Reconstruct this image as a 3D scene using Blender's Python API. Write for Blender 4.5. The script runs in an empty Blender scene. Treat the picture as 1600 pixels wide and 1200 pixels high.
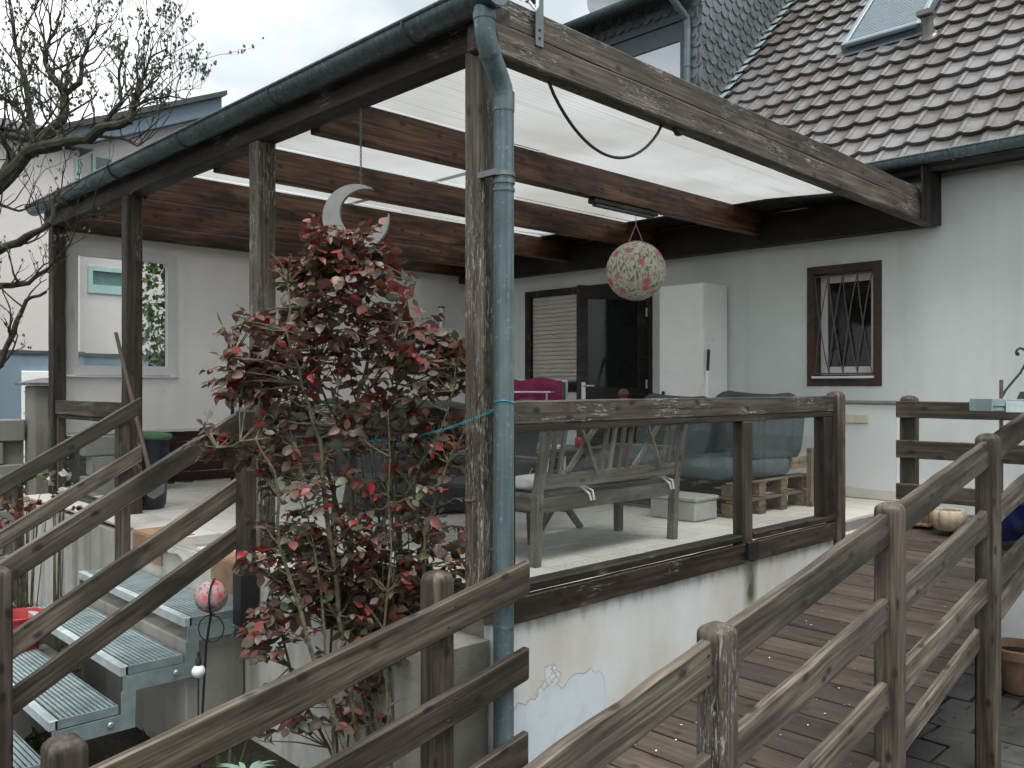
import bpy, bmesh, math, random
from mathutils import Vector, Matrix, noise
random.seed(7)
R = math.radians
SC = bpy.context.scene
COL = SC.collection

# ------------------------------------------------------------------ camera
FPX = 1364.0                                   # focal length in pixels of a 1600 px wide picture
EYE = Vector((-2.95, -3.02, 1.07))
FW = Vector((.698, .716, 0)).normalized()
RT = Vector((FW.y, -FW.x, 0))
cd = bpy.data.cameras.new('camera'); cam = bpy.data.objects.new('camera', cd); COL.objects.link(cam)
cd.sensor_width = 36; cd.lens = 36 * FPX / 1600; cd.shift_y = 4 / 1600
cd.clip_start = .05; cd.clip_end = 600
cam.location = EYE
cam.rotation_euler = (R(90), 0, math.atan2(FW.y, FW.x) - R(90))
SC.camera = cam

# ------------------------------------------------------------------ sky and sun (overcast)
SUN_EL, SUN_AZ = R(74), R(200)
w = bpy.data.worlds.new('World'); SC.world = w; w.use_nodes = True
nt = w.node_tree; nt.nodes.clear()
out = nt.nodes.new('ShaderNodeOutputWorld'); bg = nt.nodes.new('ShaderNodeBackground')
sky = nt.nodes.new('ShaderNodeTexSky'); sky.sky_type = 'NISHITA'; sky.sun_disc = False
sky.sun_elevation = SUN_EL; sky.sun_rotation = SUN_AZ; sky.dust_density = 3.0
hs = nt.nodes.new('ShaderNodeHueSaturation'); hs.inputs['Saturation'].default_value = .35
nt.links.new(sky.outputs[0], hs.inputs['Color'])
tc = nt.nodes.new('ShaderNodeTexCoord'); mp = nt.nodes.new('ShaderNodeMapping')
mp.inputs['Scale'].default_value = (1, 1, 2.2)
nz = nt.nodes.new('ShaderNodeTexNoise'); nz.inputs['Scale'].default_value = 2.3; nz.inputs['Detail'].default_value = 5
nt.links.new(tc.outputs['Generated'], mp.inputs[0]); nt.links.new(mp.outputs[0], nz.inputs['Vector'])
cr = nt.nodes.new('ShaderNodeValToRGB')
cr.color_ramp.elements[0].position = .35; cr.color_ramp.elements[0].color = (4.3, 4.85, 5.15, 1)
cr.color_ramp.elements[1].position = .68; cr.color_ramp.elements[1].color = (10.6, 10.7, 10.6, 1)
nt.links.new(nz.outputs['Fac'], cr.inputs[0])
mx = nt.nodes.new('ShaderNodeMix'); mx.data_type = 'RGBA'; mx.inputs['Factor'].default_value = .86
nt.links.new(hs.outputs[0], mx.inputs[6]); nt.links.new(cr.outputs[0], mx.inputs[7])
nt.links.new(mx.outputs[2], bg.inputs['Color']); bg.inputs['Strength'].default_value = .057
nt.links.new(bg.outputs[0], out.inputs['Surface'])
sd = bpy.data.lights.new('sun', 'SUN'); sun = bpy.data.objects.new('sun', sd); COL.objects.link(sun)
sd.energy = 1.5; sd.angle = R(45); sd.color = (1, .97, .93)
sdir = Vector((-.35, -.75, 0)).normalized() * math.cos(SUN_EL) + Vector((0, 0, math.sin(SUN_EL)))
sun.rotation_euler = sdir.to_track_quat('Z', 'Y').to_euler()
sky.sun_rotation = math.atan2(sdir.x, sdir.y)
SC.view_settings.view_transform = 'Standard'; SC.view_settings.look = 'None'
SC.view_settings.exposure = 1.6; SC.view_settings.gamma = 1; SC.view_settings.use_curve_mapping = False
SC.render.engine = 'CYCLES'
SC.cycles.use_denoising = True; SC.cycles.denoising_prefilter = 'FAST'; SC.cycles.sample_clamp_indirect = 6; w.cycles.sampling_method = 'MANUAL'; w.cycles.sample_map_resolution = 256; SC.cycles.max_bounces = 6; SC.cycles.diffuse_bounces = 3; SC.cycles.glossy_bounces = 3; SC.cycles.use_adaptive_sampling = True; SC.cycles.adaptive_threshold = .03; SC.cycles.transparent_max_bounces = 16
SC.cycles.caustics_reflective = False; SC.cycles.caustics_refractive = False

def at(x, y, d):                                # the point seen at a 1600x1200 pixel, d metres ahead
    return EYE + d * (FW + RT * ((x - 800) / FPX) + Vector((0, 0, (604 - y) / FPX)))
def proj(p):
    q = Vector(p) - EYE; d = q.dot(FW)
    return (800 + FPX * q.dot(RT) / d, 604 - FPX * q.z / d, d) if d > .05 else (-9e9, 0, d)

# ------------------------------------------------------------------ object helpers
W = {}
def place(o, parent, M):
    COL.objects.link(o)
    if parent is not None:
        o.parent = parent; o.matrix_basis = W[parent].inverted() @ M
    else:
        o.matrix_basis = M
    W[o] = M.copy()
def tag(o, label=None, cat=None, group=None, kind=None):
    if label: o['label'] = label
    if cat: o['category'] = cat
    if group: o['group'] = group
    if kind: o['kind'] = kind
    return o
def thing(name, loc, label, cat, group=None, rz=0, kind=None, parent=None):
    o = bpy.data.objects.new(name, None); o.empty_display_size = .1
    place(o, parent, Matrix.Translation(loc) @ Matrix.Rotation(rz, 4, 'Z'))
    return tag(o, label, cat, group, kind)
I4 = Matrix.Identity(4)
T = lambda *a: Matrix.Translation(Vector(a if len(a) > 1 else a[0]))
def frame(o, x, y, z):
    M = Matrix.Identity(4)
    for i, c in enumerate((x, y, z)):
        for r in range(3): M[r][i] = c[r]
    for r in range(3): M[r][3] = o[r]
    return M

class G:
    def __init__(s): s.v = []; s.f = []
    def add(s, vs, fs, M=None):
        b = len(s.v)
        s.v += [tuple(M @ Vector(v)) if M is not None else tuple(v) for v in vs]
        s.f += [tuple(i + b for i in f) for f in fs]
        return s
    def loft(s, rings, cap=True, close=True, M=None):
        n = len(rings[0]); vs = [p for r in rings for p in r]; fs = []
        for i in range(len(rings) - 1):
            for j in range(n if close else n - 1):
                k = (j + 1) % n
                fs.append((i * n + j, i * n + k, (i + 1) * n + k, (i + 1) * n + j))
        if cap:
            fs.append(tuple(range(n - 1, -1, -1))); fs.append(tuple((len(rings) - 1) * n + j for j in range(n)))
        return s.add(vs, fs, M)
    def box(s, a, b, bev=0.0, M=None):
        x0, y0, z0 = a; x1, y1, z1 = b
        if bev <= 0:
            vs = [(x, y, z) for x in (x0, x1) for y in (y0, y1) for z in (z0, z1)]
            return s.add(vs, [(0, 1, 3, 2), (4, 6, 7, 5), (0, 4, 5, 1), (2, 3, 7, 6), (0, 2, 6, 4), (1, 5, 7, 3)], M)
        def ring(x, k):
            c = bev; i = k
            return [(x, y0 + c, z0 + i), (x, y1 - c, z0 + i), (x, y1 - i, z0 + c), (x, y1 - i, z1 - c),
                    (x, y1 - c, z1 - i), (x, y0 + c, z1 - i), (x, y0 + i, z1 - c), (x, y0 + i, z0 + c)]
        return s.loft([ring(x0, bev * .7), ring(x0 + bev, 0), ring(x1 - bev, 0), ring(x1, bev * .7)], M=M)
    def tube(s, pts, r, n=8, cap=True, M=None):
        pts = [Vector(p) for p in pts]
        rr = r if isinstance(r, (list, tuple)) else [r] * len(pts)
        t = (pts[1] - pts[0]).normalized()
        a = t.orthogonal().normalized(); rings = []
        for i, p in enumerate(pts):
            if i == 0: t = (pts[1] - p)
            elif i == len(pts) - 1: t = (p - pts[i - 1])
            else: t = (pts[i + 1] - pts[i - 1])
            t.normalize()
            a = (a - t * a.dot(t))
            a = a.normalized() if a.length > 1e-5 else t.orthogonal().normalized()
            b = t.cross(a)
            rings.append([tuple(p + rr[i] * (a * math.cos(q) + b * math.sin(q))) for q in (2 * math.pi * k / n for k in range(n))])
        return s.loft(rings, cap, M=M)
    def lathe(s, prof, n=20, M=None, cap=True):
        return s.loft([[(r * math.cos(2 * math.pi * k / n), r * math.sin(2 * math.pi * k / n), z) for k in range(n)] for r, z in prof], cap, M=M)
    def prism(s, poly, z0, z1, M=None):
        return s.loft([[(x, y, z0) for x, y in poly], [(x, y, z1) for x, y in poly]], M=M)
    def blob(s, sx, sy, sz, e=.4, n=20, m=10, M=None, dent=0):
        def c(a, p): v = math.cos(a); return math.copysign(abs(v) ** p, v)
        def q(a, p): v = math.sin(a); return math.copysign(abs(v) ** p, v)
        rings = []
        for i in range(m + 1):
            f = -math.pi / 2 + math.pi * i / m
            f = max(-1.54, min(1.54, f)); ring = []
            for k in range(n):
                th = 2 * math.pi * k / n
                p = Vector((sx / 2 * c(f, e) * c(th, e), sy / 2 * c(f, e) * q(th, e), sz / 2 * q(f, e * 1.9 if e < .7 else e)))
                if dent: p += Vector((0, 0, dent * noise.noise(Vector((p.x * 5 + sx * 9, p.y * 5, p.z * 3)))))
                ring.append(tuple(p))
            rings.append(ring)
        return s.loft(rings, M=M)
    def mesh(s, name):
        me = bpy.data.meshes.new(name); me.from_pydata(s.v, [], s.f); me.validate(); me.update(); return me
    def obj(s, name, mat, parent=None, M=I4, smooth=False, label=None, cat=None, group=None, kind=None):
        me = s.mesh(name); me.materials.append(mat)
        if smooth:
            for p in me.polygons: p.use_smooth = True
            if smooth != 'all': me.set_sharp_from_angle(angle=R(38))
        o = bpy.data.objects.new(name, me); place(o, parent, M)
        return tag(o, label, cat, group, kind)
def same(o, parent, M, label=None, cat=None, group=None):   # another object on the same mesh data
    c = bpy.data.objects.new(o.data.name, o.data); c.name = o.name.split('.')[0]
    place(c, parent, M); return tag(c, label, cat, group)

def board(name, p0, p1, w, h, mat, parent, bev=.006, jit=.003, up=(0, 0, 1), dome=0, seg=None, label=None, cut0=0, cut1=0, cat=None, group=None):
    """timber from p0 to p1 (centre line); its grain runs along local x; w sideways, h upwards; dome rounds the p1 end"""
    p0 = Vector(p0); p1 = Vector(p1); x = (p1 - p0); L = x.length; x.normalize()
    u = Vector(up)
    if abs(x.dot(u)) > .95: u = Vector((1, 0, 0)) if abs(x.x) < .9 else Vector((0, 1, 0))
    y = u.cross(x).normalized(); z = x.cross(y)
    seg = seg or max(1, min(22, int(L / .14)))
    rng = random.Random(hash((round(p0.x, 3), round(p1.z, 3), round(L, 3), name)) & 0xffff)
    def ring(px, k, sc=1.0, cut=0, jj=1):
        a = w / 2; b = h / 2; c = bev; j = lambda: rng.uniform(-jit, jit) * jj
        pts = [(-a + c, -b + k), (a - c, -b + k), (a - k, -b + c), (a - k, b - c), (a - c, b - k), (-a + c, b - k), (-a + k, b - c), (-a + k, -b + c)]
        dy, dz = j() * .3, j() * .3
        dn = rng.uniform(0, jit * 1.1) if (jit >= .003 and jj and 0 < px < L and rng.random() < .3) else 0
        return [(px + cut * q * sc, p * sc + dy + j() * .22, q * sc + dz + j() * .22 - (dn if q > b - c * 1.5 else 0)) for p, q in pts]
    rings = [ring(0, bev * .7, cut=cut0), ring(bev, 0, cut=cut0)]
    end = L - dome if dome else L - bev
    for i in range(1, seg): rings.append(ring(end * i / seg, 0))
    if dome:
        for q, sc in ((0, 1), (.3, .97), (.55, .88), (.78, .70), (.93, .45), (1, .15)): rings.append(ring(L - dome + dome * q, 0, sc, jj=0))
    else:
        rings += [ring(L - bev, 0, cut=cut1), ring(L, bev * .7, cut=cut1)]
    g = G(); g.loft(rings)
    return g.obj(name, mat, parent, frame(p0, x, y, z), smooth=bool(dome), label=label, cat=cat, group=group)

def wall_holes(u0, u1, v0, v1, holes, t):
    """slab in x 0..t, u along y, v along z, with rectangular holes (ua,ub,va,vb)"""
    us = sorted(set([u0, u1] + [h[i] for h in holes for i in (0, 1)])); vs = sorted(set([v0, v1] + [h[i] for h in holes for i in (2, 3)]))
    nu, nv = len(us), len(vs); V = []
    for x in (0, t):
        for u in us:
            for v in vs: V.append((x, u, v))
    ix = lambda s, i, j: s * nu * nv + i * nv + j
    solid = lambda i, j: 0 <= i < nu - 1 and 0 <= j < nv - 1 and not any(h[0] - 1e-6 <= us[i] and us[i + 1] <= h[1] + 1e-6 and h[2] - 1e-6 <= vs[j] and vs[j + 1] <= h[3] + 1e-6 for h in holes)
    F = []
    for i in range(nu - 1):
        for j in range(nv - 1):
            if not solid(i, j): continue
            F.append((ix(0, i, j), ix(0, i, j + 1), ix(0, i + 1, j + 1), ix(0, i + 1, j)))
            F.append((ix(1, i, j), ix(1, i + 1, j), ix(1, i + 1, j + 1), ix(1, i, j + 1)))
            if not solid(i - 1, j): F.append((ix(0, i, j), ix(1, i, j), ix(1, i, j + 1), ix(0, i, j + 1)))
            if not solid(i + 1, j): F.append((ix(0, i + 1, j), ix(0, i + 1, j + 1), ix(1, i + 1, j + 1), ix(1, i + 1, j)))
            if not solid(i, j - 1): F.append((ix(0, i, j), ix(0, i + 1, j), ix(1, i + 1, j), ix(1, i, j)))
            if not solid(i, j + 1): F.append((ix(0, i, j + 1), ix(1, i, j + 1), ix(1, i + 1, j + 1), ix(0, i + 1, j + 1)))
    g = G(); g.add(V, F); return g

# ------------------------------------------------------------------ materials
class MB:
    def __init__(s, name):
        s.m = bpy.data.materials.new(name); s.m.use_nodes = True; s.t = s.m.node_tree; s.t.nodes.clear()
        s.out = s.t.nodes.new('ShaderNodeOutputMaterial')
    def n(s, ty, props=None, **ins):
        d = s.t.nodes.new('ShaderNode' + ty)
        for k, v in (props or {}).items(): setattr(d, k, v)
        for k, v in ins.items(): s.set(d, k.replace('_', ' '), v)
        return d
    def set(s, d, k, v):
        i = d.inputs[int(k)] if k.isdigit() else d.inputs[k]
        if hasattr(v, 'links') and hasattr(v, 'is_linked') : s.t.links.new(v, i)
        elif isinstance(v, tuple) and len(v) == 3 and i.type == 'RGBA': i.default_value = (*v, 1)
        else: i.default_value = v
    def math(s, op, a, b=0.0, clamp=False):
        d = s.t.nodes.new('ShaderNodeMath'); d.operation = op; d.use_clamp = clamp
        s.set(d, '0', a); s.set(d, '1', b); return d.outputs[0]
    def mix(s, f, a, b, mode='MIX'):
        d = s.t.nodes.new('ShaderNodeMix'); d.data_type = 'RGBA'; d.blend_type = mode
        s.set(d, '0', f); s.set(d, '6', a); s.set(d, '7', b); return d.outputs[2]
    def ramp(s, f, stops, interp='LINEAR'):
        d = s.t.nodes.new('ShaderNodeValToRGB'); e = d.color_ramp; e.interpolation = interp
        while len(e.elements) < len(stops): e.elements.new(.5)
        for el, (p, c) in zip(e.elements, stops):
            el.position = p; el.color = (*c, 1) if isinstance(c, tuple) else (c, c, c, 1)
        s.t.links.new(f, d.inputs[0]); return d.outputs[0]
    def coords(s, scale=(1, 1, 1), kind='Object', rnd=True):
        v = s.n('TexCoord').outputs[kind]
        if rnd:
            oi = s.n('ObjectInfo').outputs['Random']
            a = s.n('VectorMath', {'operation': 'ADD'}); s.t.links.new(v, a.inputs[0])
            c = s.n('CombineXYZ'); k = s.math('MULTIPLY', oi, 41.0)
            for i in range(3): s.t.links.new(k, c.inputs[i])
            s.t.links.new(c.outputs[0], a.inputs[1]); v = a.outputs[0]
        mp = s.n('Mapping'); mp.inputs['Scale'].default_value = scale; s.t.links.new(v, mp.inputs[0]); return mp.outputs[0]
    def noise(s, v, scale=1, detail=4, dist=0, rough=.55):
        d = s.n('TexNoise', None, Scale=scale, Detail=detail, Distortion=dist, Roughness=rough); s.t.links.new(v, d.inputs['Vector']); return d.outputs['Fac']
    def bump(s, h, strength=.3, dist=.01):
        d = s.n('Bump', None, Strength=strength, Distance=dist); s.t.links.new(h, d.inputs['Height']); return d.outputs[0]
    def pbr(s, color, rough=.7, bump=None, metal=0, spec=.5, **kw):
        d = s.n('BsdfPrincipled'); s.set(d, 'Base Color', color); s.set(d, 'Roughness', rough); s.set(d, 'Metallic', metal)
        s.set(d, 'Specular IOR Level', spec)
        for k, v in kw.items(): s.set(d, k.replace('_', ' '), v)
        if bump is not None: s.t.links.new(bump, d.inputs['Normal'])
        s.t.links.new(d.outputs[0], s.out.inputs['Surface']); s.p = d; return s.m

def wood(name, dark, mid, light, fleck=0.0, fleckc=(.36, .345, .315), rough=.62, stain=.5, gs=1.0, green=0.0):
    b = MB(name)
    v = b.coords((2.0 * gs, 38 * gs, 38 * gs)); v2 = b.coords((1.1, 3.5, 3.5)); v3 = b.coords((15, 130, 130)); v4 = b.coords((3.4, 6.0, 6.0))
    gr = b.noise(v, 1, 4, .2, .62); st = b.noise(v2, 1.4, 3, .4); fine = b.noise(b.coords((1.3, 95, 95)), 1, 1); lng = b.noise(b.coords((.45, 13, 13)), 1, 2, .15)
    col = b.ramp(gr, [(.29, dark), (.50, mid), (.75, light)])
    sx_ = b.n('SeparateXYZ'); b.t.links.new(v4, sx_.inputs[0]); cx_ = b.n('CombineXYZ'); b.t.links.new(sx_.outputs[0], cx_.inputs[0]); b.t.links.new(b.math('ADD', sx_.outputs[2], sx_.outputs[1]), cx_.inputs[1])
    kd = b.n('TexVoronoi', {'voronoi_dimensions': '2D'}, Scale=1.0); b.t.links.new(cx_.outputs[0], kd.inputs['Vector'])
    knot = b.ramp(kd.outputs['Distance'], [(.05, 1.0), (.13, 0.0)])
    col = b.mix(b.math('MULTIPLY', knot, .85), col, tuple(c * .45 for c in dark))
    col = b.mix(b.math('MULTIPLY', b.ramp(st, [(.42, 0.0), (.66, 1.0)]), stain), col, tuple(c * .6 for c in dark))
    col = b.mix(b.math('MULTIPLY', b.ramp(fine, [(.54, 0.0), (.66, 1.0)]), .55), col, tuple(c * .7 for c in dark))
    col = b.mix(b.math('MULTIPLY', b.ramp(lng, [(.50, 0.0), (.72, 1.0)]), .45), col, dark)
    oi = b.n('ObjectInfo').outputs['Random']
    col = b.mix(1.0, col, b.mix(oi, (.62, .60, .58), (1.30, 1.27, 1.22)), 'MULTIPLY')
    if green:
        gm = b.ramp(b.noise(b.coords((3, 5, 5)), 1, 4), [(.55, 0.0), (.72, 1.0)])
        col = b.mix(b.math('MULTIPLY', gm, green), col, (.035, .045, .02))
    h = gr
    if fleck:
        fl = b.noise(v3, 1, 4, .8, .7); msk = b.noise(b.coords((2.4, 7, 7)), 1, 2)
        f = b.math('MULTIPLY', b.ramp(fl, [(.54, 0.0), (.60, 1.0)]), b.ramp(msk, [(.60 - .2 * fleck, 0.0), (.74 - .2 * fleck, 1.0)]))
        col = b.mix(f, col, fleckc); h = b.math('ADD', gr, b.math('MULTIPLY', f, .6))
    rg = b.ramp(st, [(.3, rough - .14), (.7, rough + .12)])
    return b.pbr(col, rg, b.bump(h, .55, .006), spec=.4)

M_rail = wood('weathered_rail_wood', (.030, .025, .019), (.112, .096, .076), (.230, .206, .168), 0, stain=.8)
M_rail2 = wood('brown_rail_wood', (.021, .017, .012), (.080, .067, .050), (.175, .150, .118), 0, stain=.7)
M_hand = wood('flaking_handrail_wood', (.024, .020, .015), (.088, .076, .060), (.180, .160, .130), .62, stain=.4)
M_post = wood('flaking_post_wood', (.028, .023, .017), (.092, .078, .060), (.200, .176, .142), .75, stain=.4)
M_dark = wood('dark_wet_wood', (.009, .007, .005), (.026, .019, .014), (.060, .047, .037), .05, stain=.5, rough=.45)
M_beam = wood('old_brown_beam_wood', (.013, .010, .007), (.046, .035, .027), (.100, .081, .065), .1, stain=.5)
M_raft = wood('red_brown_rafter_wood', (.022, .010, .006), (.125, .058, .031), (.260, .135, .075), 0, (.25, .22, .2), stain=.85, rough=.5)
M_outer = wood('grey_outer_beam_wood', (.024, .020, .015), (.082, .069, .055), (.195, .172, .140), .45, stain=.5)
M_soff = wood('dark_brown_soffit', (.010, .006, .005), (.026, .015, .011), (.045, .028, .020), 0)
M_deck = wood('brown_deck_plank', (.036, .028, .022), (.068, .053, .043), (.105, .084, .070), 0, stain=.35, rough=.5, gs=.7)
M_bench = wood('silver_grey_bench_wood', (.050, .045, .039), (.125, .115, .102), (.230, .217, .197), 0, stain=.35)
M_pallet = wood('pallet_wood', (.070, .047, .027), (.170, .122, .076), (.280, .215, .145), 0, stain=.25)
M_red = wood('dark_red_cladding', (.018, .007, .006), (.045, .016, .014), (.075, .030, .025), 0, stain=.3, rough=.5)
M_tframe = wood('brown_frame_paint', (.040, .022, .016), (.075, .040, .029), (.100, .056, .042), 0, stain=.2, rough=.45)

def plaster(name, col, dirt=(.3, .29, .26), amt=.3, streak=.3, bump=.25, rough=.9, base=None):
    b = MB(name)
    v = b.coords((1, 1, 1), rnd=False)
    big = b.noise(v, .9, 3); fine = b.noise(v, 95, 1); mid = b.noise(v, 9, 3)
    sv = b.noise(b.coords((5, 5, .35), rnd=False), 1, 2)
    c = b.mix(b.math('MULTIPLY', b.ramp(big, [(.42, 0.0), (.72, 1.0)]), amt), col, dirt)
    c = b.mix(b.math('MULTIPLY', b.ramp(sv, [(.5, 0.0), (.75, 1.0)]), streak), c, tuple(k * .8 for k in dirt))
    c = b.mix(b.math('MULTIPLY', b.ramp(mid, [(.5, 0.0), (.8, 1.0)]), amt * .35), c, dirt)
    if base:                                                   # splash dirt band near the ground
        z = b.n('SeparateXYZ'); b.t.links.new(b.n('TexCoord').outputs['Object'], z.inputs[0])
        zz = b.math('ADD', z.outputs[2], b.math('MULTIPLY', b.math('SUBTRACT', mid, .5), .25))
        c = b.mix(b.math('MULTIPLY', b.ramp(zz, [(base[0], 1.0), (base[1], 0.0)]), .5), c, (.16, .15, .12))
    return b.pbr(c, rough, b.bump(b.math('ADD', fine, b.math('MULTIPLY', mid, .6)), bump, .004), spec=.25)
M_house = plaster('pale_grey_render', (.65, .695, .68), (.50, .54, .525), .5, .22, .4)
M_hplin = plaster('white_low_wall_paint', (.70, .745, .75), (.54, .56, .54), .25, .12)
M_side = plaster('pinkish_white_render', (.90, .875, .86), (.78, .755, .735), .4, .2, .35)
M_neigh = plaster('pale_pink_render', (.66, .625, .61), (.56, .53, .51), .3, .1)
M_nblue = plaster('blue_grey_paint', (.19, .26, .32), (.14, .19, .22), .3, .2)
M_conc = plaster('stained_concrete', (.30, .295, .27), (.12, .115, .09), .6, .7, .6)
M_block = plaster('concrete_block', (.26, .265, .25), (.15, .15, .13), .5, .3, .6)
M_slabw = plaster('flaking_white_slab_paint', (.55, .55, .52), (.17, .17, .13), .7, .75, .5)
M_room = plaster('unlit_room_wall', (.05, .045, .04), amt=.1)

def plinth_mat():
    b = MB('peeling_white_plinth')
    v = b.coords((1, 1, 1), rnd=False); tco = b.n('TexCoord').outputs['Object']
    s = b.n('SeparateXYZ'); b.t.links.new(tco, s.inputs[0])
    nb = b.noise(v, 5.5, 5, .3); fine = b.noise(v, 110, 3)
    sv = b.noise(b.coords((1.8, 1.8, .9), rnd=False), 1, 5); sv2 = b.noise(b.coords((16, 16, .7), rnd=False), 1, 3)
    col = b.mix(b.ramp(sv, [(.36, 0.0), (.62, 1.0)]), (.60, .64, .64), (.50, .485, .435))
    col = b.mix(b.math('MULTIPLY', b.ramp(sv2, [(.52, 0.0), (.75, 1.0)]), .14), col, (.50, .48, .42))
    # the flaked patch low at the left, paler and bluer than the grimy top coat
    r1 = b.math('SUBTRACT', b.math('SUBTRACT', s.outputs[2], .85), b.math('MULTIPLY', b.math('MAXIMUM', b.math('SUBTRACT', .25, s.outputs[0]), 0.0), -.5))
    r1 = b.math('ADD', r1, b.math('MULTIPLY', b.math('MAXIMUM', b.math('SUBTRACT', s.outputs[0], .66), 0.0), 3.0))
    edge = b.math('ADD', r1, b.math('MULTIPLY', b.math('SUBTRACT', nb, .5), .5))
    flake = b.ramp(edge, [(.400, 1.0), (.408, 0.0)])
    col = b.mix(b.ramp(edge, [(.385, 0.0), (.400, .8), (.412, .8), (.42, 0.0)]), col, (.40, .39, .35))
    col = b.mix(flake, col, b.mix(b.ramp(b.noise(v, 7, 3), [(.5, 0.0), (.75, .55)]), (.54, .62, .665), (.42, .47, .49)))
    moss = b.math('MULTIPLY', b.ramp(b.math('ABSOLUTE', b.math('SUBTRACT', s.outputs[0], 2.22)), [(.02, 1.0), (.10, 0.0)]), b.ramp(nb, [(.3, .4), (.6, 1.0)]))
    col = b.mix(moss, col, (.07, .075, .025))
    top = b.math('MULTIPLY', b.ramp(b.math('ADD', b.math('SUBTRACT', s.outputs[2], .65), b.math('MULTIPLY', b.math('SUBTRACT', sv2, .5), .3)), [(.91, 0.0), (.985, 1.0)]), .4)
    col = b.mix(top, col, (.14, .14, .10))
    return b.pbr(col, .85, b.bump(b.math('ADD', b.math('MULTIPLY', fine, .6), b.math('MULTIPLY', flake, -1.2)), .35, .005), spec=.25)
M_plinth = plinth_mat()

def simple(name, col, rough=.5, metal=0, var=.15, scale=6, bump=0, spec=.5, **kw):
    b = MB(name); v = b.coords((1, 1, 1)); n1 = b.noise(v, scale, 4)
    c = b.mix(b.ramp(n1, [(.3, 0.0), (.7, 1.0)]), tuple(k * (1 - var) for k in col), tuple(min(1, k * (1 + var)) for k in col))
    return b.pbr(c, b.ramp(n1, [(.3, max(.02, rough - .08)), (.7, min(1, rough + .08))]), b.bump(b.noise(v, scale * 6, 3), bump, .004) if bump else None, metal, spec, **kw)
def zinc(name, a, c, rough):
    b = MB(name); v = b.coords((1, 1, 1), rnd=False); st = b.noise(b.coords((34, 34, 1.3), rnd=False), 1, 3); bl = b.noise(v, 3.2, 4); sp = b.noise(v, 42, 2)
    col = b.mix(b.ramp(st, [(.35, 0.0), (.68, 1.0)]), a, c); col = b.mix(b.math('MULTIPLY', b.ramp(bl, [(.45, 0.0), (.7, 1.0)]), .55), col, tuple(k * .55 for k in a))
    col = b.mix(b.math('MULTIPLY', b.ramp(sp, [(.62, 0.0), (.72, 1.0)]), .4), col, (.42, .45, .45))
    return b.pbr(col, b.ramp(bl, [(.3, rough - .08), (.7, rough + .15)]), b.bump(bl, .12, .01), .3)
M_zinc = zinc('blue_grey_zinc', (.088, .132, .147), (.165, .228, .247), .42)
M_gut = zinc('green_grey_gutter', (.045, .072, .078), (.092, .135, .142), .36)
M_galv = simple('galvanised_steel', (.27, .35, .36), .45, .45, .22, 9, .1)
M_gbar = simple('grating_bar_steel', (.27, .35, .36), .45, .4, .2, 9)
M_steel = simple('grey_steel_strap', (.16, .18, .19), .45, .6, .2)
M_iron = simple('black_wrought_iron', (.02, .022, .024), .5, .3)
M_rust = simple('rusty_brown_iron', (.13, .095, .08), .6, .2)
M_black = simple('black_rubber', (.012, .012, .013), .45)
M_white = simple('white_lacquer', (.88, .90, .88), .35, 0, .03)
M_upvc = simple('white_plastic_frame', (.68, .69, .68), .4, 0, .06)
M_cush = simple('blue_grey_cushion_fabric', (.075, .095, .105), .95, 0, .18, 4, .15, .2)
M_cushl = simple('pale_cushion_fabric', (.62, .62, .58), .9, 0, .06, 5, .1, .2)
M_shut = simple('beige_shutter_slat', (.50, .47, .42), .5, 0, .08)
M_mag = simple('magenta_towel', (.20, .030, .085), .95, 0, .2, 8, .3, .1)
M_silver = simple('silver_tube', (.62, .64, .64), .35, .6, .1)
M_moon = simple('weathered_zinc_moon', (.30, .31, .30), .5, .4, .2, 7)
M_redp = simple('red_plastic', (.30, .022, .022), .35, 0, .08)
M_green = simple('green_plastic', (.035, .13, .05), .45, 0, .1)
M_navy = simple('dark_navy_plastic', (.012, .017, .03), .4)
M_bluep = simple('cobalt_blue_glaze', (.012, .018, .09), .18, 0, .2)
M_terra = simple('terracotta', (.27, .17, .10), .8, 0, .25, 9, .3)
M_cream = simple('cream_ceramic', (.42, .34, .25), .5, 0, .2, 12)
M_sock = simple('cream_socket', (.60, .56, .43), .5, 0, .05)
M_tarp = simple('dark_green_cover', (.022, .032, .030), .55, 0, .3, 3, .3)
M_glob = simple('white_glass_globe', (.78, .85, .85), .12, 0, .03)
M_twine = simple('turquoise_twine', (.02, .22, .26), .8, 0, .3, 40)
M_slate = simple('dark_slate', (.10, .112, .122), .28, 0, .45, 7, .25, .7)
M_roofd = simple('dark_roof_felt', (.055, .060, .062), .7, 0, .3)
M_fasc = simple('slate_blue_fascia', (.055, .072, .085), .5, 0, .2)
M_dish = simple('grey_dish', (.07, .095, .11), .5, 0, .1)
M_rshut = simple('grey_blue_roof_shutter', (.20, .25, .28), .4, .3, .1)
M_tread = simple('pale_nosing', (.46, .53, .54), .45, .3, .15, 12)
M_spade = simple('worn_handle_wood', (.10, .075, .055), .7, 0, .25, 10)
M_nroof = simple('dark_roof_tile', (.05, .055, .055), .7, 0, .4, 3, .4)
M_turq = simple('pale_turquoise_frame', (.42, .60, .58), .5, 0, .06)
M_lamp = simple('opal_lamp_glass', (.72, .73, .70), .3, 0, .03)

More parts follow.
